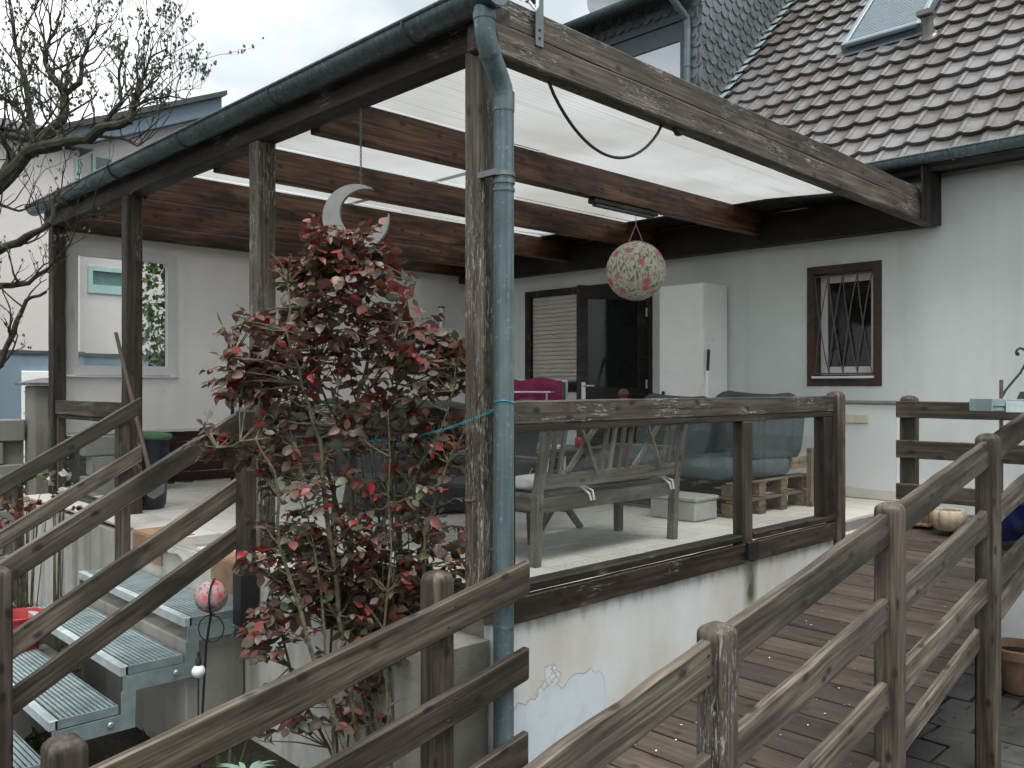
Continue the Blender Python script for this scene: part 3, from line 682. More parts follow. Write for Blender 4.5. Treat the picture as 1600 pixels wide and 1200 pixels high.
# slates: scale shaped
def slate_geo(wd, ht):
    pts = [(-wd / 2, ht), (-wd / 2, ht * .42), (-wd * .40, ht * .18), (-wd * .15, .0), (wd * .22, ht * .02), (wd * .46, ht * .20), (wd / 2, ht * .5), (wd / 2, ht)]
    vs = [(x, y,   .024 - .022 * y / ht) for x, y in pts] + [(x, y, .010 - .016 * y / ht) for x, y in pts]; n = len(pts)
    fs = [tuple(range(n))] + [(i + n, (i + 1) % n + n, (i + 1) % n, i) for i in range(n)]
    return vs, fs
sv_, sf_ = slate_geo(.20, .26)
g = G(); g.add(sv_, sf_); sme = g.mesh('slate'); sme.materials.append(M_slate); ns = 0
CH = frame((0, DY - .002, 0), Vector((1, 0, 0)), Vector((0, 0, 1)), Vector((0, -1, 0)))
for r in range(0, 26):
    for c in range(0, 30):
        x = DXF + .02 + c * .178 + (.085 if r % 2 else 0); z = 3.9 + r * .138 - .10 * (x - DXF)
        lo = (x - EX) + EZ
        if z < lo - .02 or z > DZ - .1 + .37 * (x - DXF) or x > 9.6: continue
        q = proj((x, DY, z))
        if q[1] < -30 or q[0] > 1300: continue
        o = bpy.data.objects.new('slate', sme); ns += 1
        place(o, dm, CH @ T(x, z, 0) @ Matrix.Rotation(-.30 + random.uniform(-.05, .05), 4, 'Z') @ Matrix.Diagonal((random.uniform(.92, 1.06), 1, 1, 1)))
FH = frame((DXF - .002, 0, 0), Vector((0, -1, 0)), Vector((0, 0, 1)), Vector((-1, 0, 0)))
for r in range(0, 13):
    for c in range(0, 26):
        y = 3.10 + c * .15 + (.05 if r % 2 else 0); z = 4.5 + r * .125
        if 3.24 < y < 4.62 and z < 5.64: continue
        if z > DZ - .12 or y > 6.5: continue
        q = proj((DXF, y, z)); bl = 23 + (q[0] - 850) * .454
        if q[1] > bl + 15: continue
        o = bpy.data.objects.new('slate', sme); ns += 1
        place(o, dm, FH @ T(-y, z, 0) @ Matrix.Rotation(random.uniform(-.06, .06), 4, 'Z') @ Matrix.Diagonal((.85, 1, 1, 1)))
# leaf flashing along the cheek
for k in range(16):
    sl = 1.72 + k * .21; g = G(); g.box((-.09, 0, 0), (.06, .21, .012), .002)
    g.obj('step_flashing', M_galv, dm, T(EX + sl * s45, DY - .035, EZ + sl * s45) @ TB @ T(0, 0, .085) @ Matrix.Rotation(-.14, 4, 'X'))
# satellite dish on the dormer roof
dsh = thing('satellite_dish', (7.0, 4.95, DZ + .3), 'round grey satellite dish standing on the dormer roof', 'satellite dish')
dp = at(968, 8, 12.4); g = G()
g.lathe([(.02, 0), (.2, .012), (.34, .04), (.45, .085), (.455, .10), (.44, .095), (.33, .055), (.19, .026), (.01, .014)], 28, cap=False)
g.obj('dish', M_dish, dsh, T(dp) @ (Vector((-.75, -.55, .35)).to_track_quat('Z', 'Y').to_matrix().to_4x4()) , smooth=True)
g = G(); g.tube([dp, dp + FW * .2 + Vector((0, 0, -.05)), dp + FW * .2 + Vector((0, 0, -.75))], .025, 8); g.obj('mast', M_galv, dsh, smooth=True)

# ------------------------------------------------------------------ far side wall of the terrace
SY = 6.55
sw = thing('side_wall', (2.6, SY, 0), 'pinkish white end wall with a big window across the far side', 'wall')
M90 = frame((0, SY, 0), Vector((0, 1, 0)), Vector((1, 0, 0)), Vector((0, 0, 1)))
g = wall_holes(-.08, HX - .004, .60, 2.66, [(.02, 1.16, 1.185, 2.53)], .16); g.f = [tuple(reversed(f)) for f in g.f]; g.obj('wall', M_side, sw, M90)
g = wall_holes(.025, 1.155, 1.19, 2.525, [(.125, 1.055, 1.29, 2.425)], .07); g.f = [tuple(reversed(f)) for f in g.f]; g.obj('window_frame', M_upvc, sw, M90 @ T(-.02, 0, 0))
g = G(); g.box((.02, .125, 1.29), (.03, 1.055, 2.425)); g.obj('pane', M_clear, sw, M90)
g = G(); g.box((-.07, 0.01, 1.165), (-.003, 1.17, 1.183), .003); g.obj('sill', M_upvc, sw, M90)
g = G(); g.box((-.032, .07, 1.80), (-.021, .10, 1.92), .003); g.tube([(-.03, .085, 1.86), (-.07, .085, 1.86), (-.075, .085, 1.74)], .009, 8); g.obj('handle', M_upvc, sw, M90, smooth=True)
g = G(); g.box((-.02, -.07, .572), (.16, HX - .01, .598)); g.obj('base_strip', M_upvc, sw, M90)
for k in range(5): board('cladding_board', (-.07, SY + .04 + .004 * (k % 2), .056 + k * .113), (HX - .16, SY + .04 + .004 * (k % 2), .056 + k * .113), .02, .108, M_red, sw, .003, .001)
# cylinder wall lamp
wl = thing('wall_lamp', (4.9, SY, 2.0), 'steel cylinder wall lamp with white glass top on the end wall', 'lamp')
g = G(); g.lathe([(.045, -.14), (.045, .02)], 18, M=T(4.9, SY - .10, 2.0)); g.obj('body', M_silver, wl, smooth=True)
g = G(); g.lathe([(.044, .021), (.044, .17)], 18, M=T(4.9, SY - .10, 2.0)); g.obj('shade', M_lamp, wl, smooth=True)
g = G(); g.lathe([(.047, .171), (.047, .195)], 18, M=T(4.9, SY - .10, 2.0)); g.obj('cap', M_steel, wl, smooth=True)
g = G(); g.lathe([(.06, 0), (.055, .02)], 16, M=T(4.84, SY - .001, 1.90) @ Matrix.Rotation(R(90), 4, 'X')); g.tube([(4.84, SY - .02, 1.90), (4.9, SY - .07, 1.92)], .018, 8); g.obj('bracket', M_black, wl, smooth=True)

# ------------------------------------------------------------------ pergola
pg = thing('pergola', (-.1, .1, 0), 'weathered brown timber pergola with milky plastic roof over the terrace', 'pergola')
PX, PW = -.105, .13
PY = (.10, 2.26, 4.49, 6.43)
for i, y in enumerate(PY):
    board('post', (PX, y, -.02), (PX, y, 2.69), PW, PW, M_post if i < 2 else M_beam, pg, .010, .003)
board('eave_beam', (PX, -.02, 2.775), (PX, 6.62, 2.765), .14, .20, M_beam, pg, .008, .002)
RY = (1.74, 3.09, 4.41, 5.62, 6.46)
for i, y in enumerate(RY): board('rafter', (-.03, y, 2.772), (HX - .03, y, 2.772), .10, .245, M_raft, pg, .006, .002)
board('outer_rafter', (-.22, .035, 2.722), (5.41, .035, 2.605), .11, .15, M_outer, pg, .010, .004)
board('outer_fascia', (-.20, .037, 2.868), (5.04, .037, 2.760), .085, .140, M_outer, pg, .008, .003)
g = G(); g.box((5.24, -.03, 2.53), (HX - .005, 6.5, 2.88)); 
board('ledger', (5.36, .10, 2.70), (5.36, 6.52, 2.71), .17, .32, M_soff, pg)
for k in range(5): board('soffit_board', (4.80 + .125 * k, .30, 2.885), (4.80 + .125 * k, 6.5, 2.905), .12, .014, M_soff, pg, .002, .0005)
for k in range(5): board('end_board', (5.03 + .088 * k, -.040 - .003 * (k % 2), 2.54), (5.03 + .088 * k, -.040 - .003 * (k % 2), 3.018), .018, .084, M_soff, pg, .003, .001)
SM = frame((0, 0, 2.918), Vector((1, 0, 0)), Vector((0, 1, 0)), Vector((0, 0, 1)))
edges = (.02, 1.74, 3.09, 4.41, 5.62, 6.60)
for a, b2 in zip(edges, edges[1:]):
    for (x0, x1) in (((-.27, 5.38),) if a < .1 else ((-.27, 2.1), (2.02, 5.38))):
        g = G(); zz = .0 if x0 < 0 else .009; ns_ = 8 if a < .1 else 1
        for h_ in (zz + .004,):
            vs_ = []
            for i in range(ns_ + 1):
                for j in range(ns_ + 1):
                    x_ = x0 + (x1 - x0) * i / ns_; t_ = j / ns_; vs_.append((x_, a + .01 + (b2 - a - .02) * t_, h_ - (.024 * (x_ + .2) * (1 - t_) if a < .1 else 0)))
            g.add(vs_, [(i * (ns_ + 1) + j, (i + 1) * (ns_ + 1) + j, (i + 1) * (ns_ + 1) + j + 1, i * (ns_ + 1) + j + 1) for i in range(ns_) for j in range(ns_)])
        g.obj('roof_sheet', M_sheet, pg, SM)
# gutter on the eave
GR = .078; GX = -.27
g = G(); rings = []
for y in [-.17 + 6.77 * i / 12 for i in range(13)]:
    z = 2.862 - .006 * (6.6 - y) / 6.6
    a_ = [math.pi + math.pi * i / 14 for i in range(15)]
    rings.append([(GX + GR * math.cos(a), y, z + GR * 1.05 * math.sin(a)) for a in a_] + [(GX + (GR - .004) * math.cos(a), y, z + (GR - .004) * math.sin(a) + .002) for a in reversed(a_)])
g.loft(rings); g.tube([(GX - GR - .003, -.17, 2.862), (GX - GR - .003, 6.6, 2.862)], .010, 8)
gut = g.obj('gutter', M_gut, pg, smooth=True)
for y, zz in ((-.172, 0), (6.602, 0)):
    g = G(); g.prism([(GX + GR * 1.02 * math.cos(a), 2.862 + GR * 1.06 * math.sin(a)) for a in [math.pi + math.pi * i / 14 for i in range(15)]], 0, .004, M=frame((0, y, 0), Vector((1, 0, 0)), Vector((0, 0, 1)), Vector((0, -1, 0)))); g.obj('end_cap', M_zinc if y < 1 else M_gut, gut)
for y in (.42, 1.75, 3.05, 4.35, 5.6):
    g = G(); g.tube([(GX + (GR + .005) * math.cos(a), y, 2.86 + (GR * 1.05 + .005) * math.sin(a)) for a in [math.pi + math.pi * i / 12 for i in range(13)]], .007, 6); g.obj('gutter_bracket', M_gut, gut, smooth=True)
# downspout
DS = Vector((-.115, -.055, 0)); DR = .049
pth = [(GX, -.09, 2.80), (GX, -.09, 2.73), (GX + .008, -.088, 2.67), (GX + .045, -.078, 2.60), (GX + .105, -.064, 2.53), (DS.x - .012, DS.y - .003, 2.47), (DS.x, DS.y, 2.40), (DS.x, DS.y, -1.75)]
g = G(); g.tube(pth, DR, 20); dsp = g.obj('downspout', M_zinc, pg, smooth=True)
for (z0, z1, r) in ((2.36, 2.45, .052), (2.02, 2.04, .054), (1.985, 2.00, .0535), (-.06, -.045, .053)):
    g = G(); g.tube([(DS.x, DS.y, z0), (DS.x, DS.y, z1)], r, 20); g.obj('pipe_joint', M_zinc, dsp, smooth=True)
g = G(); g.tube([(DS.x, DS.y, 2.055), (DS.x, DS.y, 2.075)], .056, 18); g.box((DS.x - .075, DS.y - .02, 2.052), (DS.x - .045, DS.y + .10, 2.08)); g.obj('pipe_clamp', M_steel, dsp, smooth=True)
g = G(); c = Vector((GX + .045, -.078, 2.60)); n_ = Vector((.06, .015, -.07)).normalized(); g.tube([c - n_ * .008, c + n_ * .008], .053, 20); g.obj('pipe_joint', M_zinc, dsp, smooth=True)
g = G(); g.tube([(GX, -.09, 2.735), (GX, -.09, 2.765)], .053, 20); g.obj('pipe_joint', M_zinc, dsp, smooth=True)
# steel strap on the outer beam
g = G(); g.box((.13, -.029, 2.75), (.185, -.022, 2.99), .001); g.box((.13, -.029, 2.985), (.185, .05, 2.99), .001); st = g.obj('strap', M_steel, pg)
for z in (2.79, 2.83):
    g = G(); g.lathe([(.008, 0), (.006, .004)], 10, M=T(.157, -.030, z) @ Matrix.Rotation(R(90), 4, 'X')); g.obj('bolt', M_black, st)
g = G(); g.tube([(.16, .0, 3.05), (.13, -.04, 2.99), (.125, -.045, 2.93), (.12, -.04, 2.91), (.09, -.02, 2.955)], .008, 8); g.tube([(.05, -.0, 3.02), (.045, -.035, 2.97), (.03, -.02, 2.94)], .006, 8); g.obj('cable_loop', M_white, pg, smooth=True)
# small hanging hardware below the outer rafter
g = G(); g.prism([(-.05, 0), (.05, 0), (.02, -.035), (-.01, -.035)], -.02, .02, M=frame((1.42, .03, 2.612), Vector((1, 0, 0)), Vector((0, 0, 1)), Vector((0, -1, 0)))); g.obj('cleat', M_dark, pg)

# things hung in the pergola
g = G(); pts = []
A, B, Cc = Vector((.30, .06, 2.64)), Vector((.76, .05, 2.34)), Vector((1.28, .05, 2.62))
for i in range(25):
    t = i / 24; x = A.x + (Cc.x - A.x) * t; pts.append((x, .05, A.z + (Cc.z - A.z) * t - .29 * (4 * t * (1 - t)) ** .85))
g.tube(pts, .0085, 8); g.obj('cable', M_black, smooth=True, label='black cable sagging in a loop below the outer roof beam', cat='cable')
ht = thing('strip_light', (3.1, 1.74, 2.63), 'dark strip light fixed under a rafter above the flowered lantern', 'light')
g = G(); g.box((2.62, 1.70, 2.605), (3.50, 1.785, 2.645), .006); g.obj('housing', M_dark, ht)
g = G(); g.box((2.66, 1.715, 2.585), (3.46, 1.77, 2.604), .004); g.obj('diffuser', M_steel, ht)
for k, z in enumerate((.0, .55)): 
    g = G(); g.box((2.66 + k * .74, 1.71, 2.646), (2.70 + k * .74, 1.775, 2.652)); g.obj('bracket', M_black, ht)
ln = thing('lantern', (3.22, 1.74, 2.09), 'round paper lantern with pink roses hanging from a rafter', 'lantern')
g = G(); rr = .262; n = 28; rings = []
for i in range(29):
    f = -math.pi / 2 + math.pi * (i + .9) / 29.8; q = 1 + .010 * math.sin(i * math.pi)
    rings.append([(rr * math.cos(f) * math.cos(2 * math.pi * k / n) * (1 + .006 * (i % 2)), rr * math.cos(f) * math.sin(2 * math.pi * k / n) * (1 + .006 * (i % 2)), rr * math.sin(f)) for k in range(n)])
g.loft(rings, cap=False); g.obj('shade', M_floral, ln, T(3.22, 1.74, 2.09), smooth='all')
g = G()
for s in (-1, 1): g.tube([(3.22 + s * .05, 1.74 - s * .04, 2.345), (3.22, 1.74, 2.50)], .0035, 6)
g.tube([(3.22, 1.74, 2.50), (3.22, 1.74, 2.585)], .003, 6); g.obj('string', M_cream, ln, smooth=True)
g = G(); g.lathe([(.06, 0), (.06, .006)], 16, M=T(3.22, 1.74, 2.346)); g.obj('ring', M_steel, ln)
# crescent moon on a chain
mo = thing('moon_ornament', (-.09, 1.17, 2.04), 'grey metal crescent moon hanging on a chain above the rose bush', 'ornament')
MM = frame((-.10, 1.18, 2.035), RT, Vector((0, 0, 1)), -FW)
r0 = .19; o_ = []; i_ = []
a0, a1 = R(58), R(368)
cx, cy, ri = .30 * r0, .20 * r0, .80 * r0
NA = 36
def outp(a): return Vector((r0 * math.cos(a), r0 * math.sin(a)))
tip0, tip1 = outp(a0), outp(a1)
th = []
for k in range(NA + 1):
    t = k / NA; a = a0 + (a1 - a0) * t; p = outp(a); wdt = .105 * math.sin(math.pi * t) ** .9 
    o_.append(p); i_.append(p * (1 - wdt / r0))
g = G(); rings = [[(p.x, p.y, -.022), (q.x, q.y, -.022), (q.x, q.y, .022), (p.x, p.y, .022)] for p, q in zip(o_, i_)]
g.loft(rings); g.obj('crescent', M_moon, mo, MM, smooth=True)
cp = outp(R(82)) * .98; p0 = MM @ Vector((cp.x, cp.y, 0)); ztop = 2.66; nl = 22
lk = G(); 
for k in range(nl):
    z = p0.z + (ztop - p0.z) * (k + .5) / nl; hh = (ztop - p0.z) / nl * .66
    ax = Vector((1, 0, 0)) if k % 2 else Vector((0, 1, 0))
    lk.tube([p0 * 0 + Vector((p0.x, p0.y, z)) + ax * .006 * math.cos(a) + Vector((0, 0, hh * math.sin(a))) for a in [2 * math.pi * i / 8 for i in range(9)]], .0022, 5, cap=False)
lk.obj('chain', M_steel, mo, smooth=True)

# ------------------------------------------------------------------ glazed railings on the terrace
def glazed(thing_, runs): pass
tr = thing('terrace_railing', (1.7, 0, 0), 'flaking timber railing with two glass panes on top of the white plinth', 'railing')
board('handrail', (-.02, .03, .942), (3.40, .03, .942), .045, .118, M_hand, tr, .006, .003)
board('rail_trim', (-.02, .045, .862), (3.40, .045, .862), .075, .036, M_dark, tr, .004, .001)
board('sill', (-.02, .045, .080), (2.09, .045, .080), .10, .045, M_dark, tr, .008, .002)
board('sill', (2.24, .045, .080), (3.40, .045, .080), .10, .045, M_dark, tr, .008, .002)
board('kick_board', (-.02, .012, -.018), (2.12, .012, -.018), .045, .128, M_dark, tr, .006, .003)
board('kick_board', (2.20, .012, -.018), (3.40, .012, -.018), .045, .128, M_beam, tr, .006, .003)
board('mullion', (2.165, .045, -.02), (2.165, .045, .842), .085, .12, M_rail2, tr, .008, .002)
board('frame_post', (3.30, .045, .10), (3.30, .045, .842), .085, .13, M_dark, tr, .006, .002)
board('frame_post', (.0, .045, .10), (.0, .045, .842), .085, .05, M_dark, tr, .006, .002)
board('end_post', (3.475, .03, -.25), (3.475, .03, 1.035), .115, .115, M_rail2, tr, .014, .002, dome=.05)
for x0, x1 in ((.02, 2.11), (2.22, 3.24)):
    g = G(); g.box((x0, .048, .10), (x1, .054, .846)); g.obj('pane', M_pane, tr)
g = G(); g.box((2.10, -.045, -.06), (2.23, -.012, .06), .006); g.obj('foot_bracket', M_black, tr)
sr = thing('side_railing', (PX, 1.2, 0), 'timber railing with a glass pane behind the red rose bush', 'railing')
board('handrail', (PX - .02, .17, .90), (PX - .02, 2.19, .90), .045, .13, M_hand, sr, .006, .003)
board('rail_trim', (PX, .17, .815), (PX, 2.19, .815), .07, .036, M_dark, sr, .004, .001)
board('sill', (PX, .17, .06), (PX, 2.19, .06), .09, .05, M_dark, sr, .006, .002)
g = G(); g.box((PX - .003, .17, .085), (PX + .003, 2.19, .80)); g.obj('pane', M_pane, sr)
sr = thing('side_railing', (PX, 5.4, 0), 'short timber railing with a glass pane between the last two pergola posts', 'railing')
board('handrail', (PX - .02, 4.56, .865), (PX - .02, 6.36, .865), .045, .14, M_rail2, sr, .006, .003)
board('rail_trim', (PX, 4.56, .775), (PX, 6.36, .775), .07, .036, M_dark, sr, .004, .001)
board('frame_post', (PX, 6.33, .06), (PX, 6.33, .757), .06, .06, M_rail2, sr)
board('sill', (PX, 4.56, .02), (PX, 6.36, .02), .09, .05, M_dark, sr, .006, .002)
g = G(); g.box((PX - .003, 4.56, .045), (PX + .003, 6.30, .757)); g.obj('pane', M_pane, sr)

# ------------------------------------------------------------------ stairs
stp = thing('metal_stairs', (-1.1, 2.7, -.9), 'galvanised steel stairs with grating treads leading up to the terrace', 'stairs')
ST = [(-.25 - .2 * k, -.82 - .355 * k) for k in range(5)]
YA, YB = 1.83, 3.60
for k, (z, xf) in enumerate(ST):
    xb = xf + .345
    g = G(); g.box((xf + .03, YA, z - .045), (xb, YA + .012, z)); g.box((xf + .03, YB - .012, z - .045), (xb, YB, z)); g.box((xb - .006, YA + .013, z - .045), (xb, YB - .013, z)); g.obj('tread_frame', M_galv, stp)
    g = G(); g.box((xf, YA, z - .05), (xf + .045, YB, z + .003), .004); g.obj('nosing', M_tread, stp)
    g = G()
    for i in range(11):
        x = xf + .060 + i * .0255; g.box((x, YA + .013, z - .03), (x + .017, YB - .013, z - .002))
    for i in range(8): g.box((xf + .05, YA + .15 + i * .2, z - .034), (xb - .008, YA + .165 + i * .2, z - .031))
    g.obj('grating', M_gbar, stp)
for y in (YA - .012, YB + .004):
    g = G()
    for k, (z, xf) in enumerate(ST):
        xb = xf + .345
        g.box((xf + .012, y, z - .135), (xb + .085, y + .008, z - .05)); 
        if k: g.box((xb + .012, y - .0006, z - .05), (xb + .088, y + .0086, z + .2 - .13))
    g.obj('stringer', M_galv, stp)
for y in (YA - .016,):
    for k, (z, xf) in enumerate(ST):
        g = G(); g.lathe([(.018, 0), (.012, .008)], 8, M=T(xf + .30, y, z - .09) @ Matrix.Rotation(R(90), 4, 'X')); g.obj('bolt', M_galv, stp)
cs = G(); cs.box((-.80, 1.86, -1.5), (-.44, 3.58, -.39), .01)
cs.obj('concrete_block', M_conc, label='stained concrete block under the top metal step', cat='block')

def rails(th_, x0, x1, y, tops, slope, h, mat, xr, w=.035, cut=True):
    for zt in tops:
        p0 = Vector((x0, y, zt + slope * (x0 - xr) - h / 2)); p1 = Vector((x1, y, zt + slope * (x1 - xr) - h / 2))
        c = slope if cut else 0
        board('rail', p0, p1, w, h * math.cos(math.atan(slope)), mat, th_, .006, .003, cut0=c, cut1=c)
sa = thing('stair_railing', (-1.1, 1.76, -.6), 'grey timber stair railing with three sloping rails in front of the metal steps', 'railing')
rails(sa, -1.80, -.43, 1.775, (.95, .565, .29), .57, .135, M_rail, -.48)
board('post', (-.50, 1.725, -.30), (-.50, 1.725, .93), .10, .085, M_rail2, sa, .008, .002)
board('post', (-1.79, 1.715, -1.6), (-1.79, 1.715, .205), .11, .11, M_rail2, sa, .010, .003, dome=.05)
g = G(); g.box((-.556, 1.674, -.32), (-.444, 1.776, -.02), .004); g.obj('post_foot', M_black, sa)
sb = thing('stair_railing', (-1.1, 3.66, -.6), 'grey timber stair railing with two sloping rails on the far side of the steps', 'railing')
rails(sb, -2.25, -.355, 3.655, (.99, .63), .57, .125, M_rail, -.358)
board('post', (-.47, 3.71, -.30), (-.47, 3.71, .87), .10, .085, M_rail2, sb, .008, .002)
board('post', (-2.2, 3.72, -1.6), (-2.2, 3.72, -.05), .11, .11, M_rail2, sb, .010, .003, dome=.05)

# ------------------------------------------------------------------ ramp
DS_, DA = .258, -1.03
dz = lambda x: min(0.0, DA + DS_ * x) if x > 0 else DA + (.258 * x if x > -.0 else .215 * x)
ramp = thing('ramp', (1, -.65, -1), 'brown plank ramp rising along the white plinth to the terrace', 'ramp')
x = -2.9; k = 0
while x < 4.75:
    z0, z1 = dz(x), dz(x + .161)
    board('plank', (x + .0805, -1.245, (z0 + z1) / 2 - .014), (x + .0805, -.03 if x > -.1 else -.14, (z0 + z1) / 2 - .014), .1635 if z1 > z0 else .160, .028, M_deck, ramp, .003, .0006, seg=2, up=(-(z1 - z0) / .161, 0, 1))
    x += .1655
def along(xa, xb, y, dzt, h, w, name, mat, th_):
    board(name, (xa, y, dz(xa) + dzt), (xb, y, dz(xb) + dzt), w, h, mat, th_, .005, .003)
along(-2.9, -.02, -1.268, -.03, .12, .035, 'edge_board', M_rail, ramp); along(.02, 3.95, -1.268, -.03, .12, .035, 'edge_board', M_rail, ramp); along(-2.9, -.02, -.13, -.10, .14, .04, 'joist', M_dark, ramp); along(.02, 3.95, -.10, -.10, .14, .04, 'joist', M_dark, ramp); along(.02, 3.95, -1.2, -.10, .14, .04, 'joist', M_dark, ramp); along(-2.9, -.02, -1.2, -.10, .14, .04, 'joist', M_dark, ramp)
RS, RA = .197, .25
rt_ = lambda x: RA + RS * x
ra = thing('ramp_railing', (1, -1.31, -.8), 'grey timber railing on the near side of the ramp with dome topped posts', 'railing')
PXS = (-1.72, -.265, 1.215, 2.60, 4.02)
for i, px in enumerate(PXS):
    board('post', (px, -1.31, gz(px, -2) - .1), (px, -1.31, rt_(px) + .035 + (0 if px < 4 else -.03)), .115, .115, M_post if i < 2 else M_rail2, ra, .014, .003, dome=.045)
for a, b2 in zip((-2.95,) + PXS, PXS):
    for off, h in ((0, .15), (-.395, .14), (-.79, .13)):
        xa, xb = a + .056, b2 - .056
        sl = RS + (.0 if off > -.5 else .02)
        za = rt_(xa) + off - h / 2; zb = rt_(xb) + off - h / 2
        board('rail', (xa, -1.31, za), (xb, -1.31, zb), .042, h, M_rail, ra, .005, .006)
        for e_, s_ in ((xa, 1), (xb, -1)):
            for k in (-1, 1):
                xx = e_ + s_ * .035; g = G(); g.lathe([(.006, 0), (.0045, .003)], 8, M=T(xx, -1.3335, za + (zb - za) * (xx - xa) / (xb - xa) + k * .035) @ Matrix.Rotation(R(90), 4, 'X')); g.obj('screw', M_black, ra)
rb = thing('ramp_railing', (-1.2, -.11, -1), 'brown timber railing with three sloping rails in front of the rose bush', 'railing')
for off, h, xe in ((0, .155, -.015), (-.405, .15, -.02), (-.80, .15, -.025)):
    xa = -3.0; board('rail', (xa, -.115, rt_(xa) + off - h / 2), (xe, -.115, rt_(xe) + off - h / 2), .04, h, M_rail2, rb, .007, .003, cut1=RS)
for off in (0, -.405, -.80):
    for px in (-.50, -2.03):
        for k in (-1, 1):
            xx = px + .02 * k; g = G(); g.lathe([(.007, 0), (.005, .003)], 8, M=T(xx, -.1345, rt_(xx) + off - .077 + k * .038) @ Matrix.Rotation(R(90), 4, 'X')); g.obj('screw', M_black, rb)
for px in (-.50, -2.03):
    board('post', (px, -.035, gz(px) - .3), (px, -.035, rt_(px) + .11), .115, .115, M_rail2, rb, .012, .003, dome=.05)
lr = thing('landing_railing', (4.1, -.9, 0), 'brown timber railing across the top end of the ramp by the house wall', 'railing')
for y in (-.27, -1.75): board('post', (4.12, y, -1.3), (4.12, y, 1.0), .115, .115, M_rail2, lr, .014, .002, dome=.045)
for zt, h in ((.955, .13), (.65, .14), (.31, .13)): board('rail', (4.045, -.20, zt - h / 2), (4.045, -2.3, zt - h / 2), .035, h, M_rail2, lr, .006, .002)
# fallen petals on the planks
g = G(); rng = random.Random(5)
for k in range(110):
    x = rng.uniform(-.6, 4.0); y = rng.uniform(-1.2, -.1); c = Vector((x, y, dz(x) + .006)); a = rng.random() * 6.3; s = rng.uniform(.004, .010)
    g.add([(s, 0, 0), (0, s * .6, .002), (-s, 0, 0), (0, -s * .6, .001)], [(0, 1, 2, 3)], T(c) @ Matrix.Rotation(a, 4, 'Z') @ Matrix.Rotation(-.2, 4, 'Y'))
g.obj('petals', M_cushl, label='tiny white fallen petals scattered on the ramp planks', cat='petals', kind='stuff')
g = G(); rng = random.Random(15)
for k in range(900):
    x = rng.uniform(-.5, 5.0); y = rng.uniform(-2.6, -.4)
    if noise.noise(Vector((x * 2.5, y * 2.5, 7))) < -.08: continue
    leafy_p = Vector((x, y, gz(x, -2) + .062)); a = rng.random() * 6.28; s_ = rng.uniform(.008, .028)
    g.add([(s_, 0, .003), (0, s_ * .5, .0), (-s_, 0, .004), (0, -s_ * .5, .001)], [(0, 1, 2, 3)], T(leafy_p) @ Matrix.Rotation(a, 4, 'Z') @ Matrix.Rotation(rng.uniform(-.5, .5), 4, 'Y'))
g.obj('leaf_litter', leaf_mat('brown_litter', [(0, (.05, .038, .025)), (.6, (.10, .07, .04)), (1, (.18, .13, .08))], .8, .1), label='brown leaf litter scattered over the paving beside the ramp', cat='leaf litter', kind='stuff')
# pots on the landing
g = G(); prof = [(.075, 0), (.10, .03), (.112, .08), (.11, .135), (.10, .15), (.085, .145), (.085, .10), (.06, .03)]; n = 40
g.loft([[(r * (1 + .13 * abs(math.cos(5 * 2 * math.pi * k / n)) ) * math.cos(2 * math.pi * k / n), r * (1 + .13 * abs(math.cos(5 * 2 * math.pi * k / n))) * math.sin(2 * math.pi * k / n), z) for k in range(n)] for r, z in prof])
g.obj('bowl', M_cream, None, T(3.92, -.63, .004), smooth=True, label='small scalloped cream bowl on the top of the ramp', cat='bowl')
bp = thing('plant_pot', (3.84, -1.02, .004), 'glossy cobalt blue pot on the top of the ramp', 'pot')
g = G(); g.lathe([(.10, 0), (.12, .02), (.165, .24), (.168, .25), (.152, .25), (.148, .22)], 26, M=T(3.80, -1.06, .004)); g.obj('body', M_bluep, bp, smooth=True)
g = G(); g.lathe([(.172, .245), (.176, .258), (.165, .268), (.153, .258)], 26, M=T(3.80, -1.06, .004)); g.obj('rim', M_bluep, bp, smooth=True)
g = G(); g.lathe([(.14, 0), (.147, .004)], 20, M=T(3.80, -1.06, .22)); g.obj('soil', M_soil, bp)
g = G(); g.box((-.05, -.04, 0), (.05, .04, .19), .008); g.box((-.09, -.07, .19), (.09, .07, .205), .004); g.box((-.09, -.07, 0), (.09, .07, .02), .004)
g.obj('wooden_stool', M_pallet, None, T(4.01, -.43, .004), label='small low wooden stand beside the cream bowl', cat='stand')
tpt = thing('terracotta_pot', (4.25, -1.02, gz(3.3, -2)), 'weathered terracotta pot on the paving below the top of the ramp', 'pot')
g = G(); g.lathe([(.12, 0), (.15, .05), (.20, .26), (.225, .265), (.228, .33), (.20, .335), (.185, .27)], 26, M=T(4.25, -1.02, gz(3.2, -2) + .06)); g.obj('body', M_terra, tpt, smooth=True)
g = G(); g.lathe([(.17, 0), (.183, .004)], 20, M=T(4.25, -1.02, gz(3.2, -2) + .33)); g.obj('soil', M_soil, tpt)
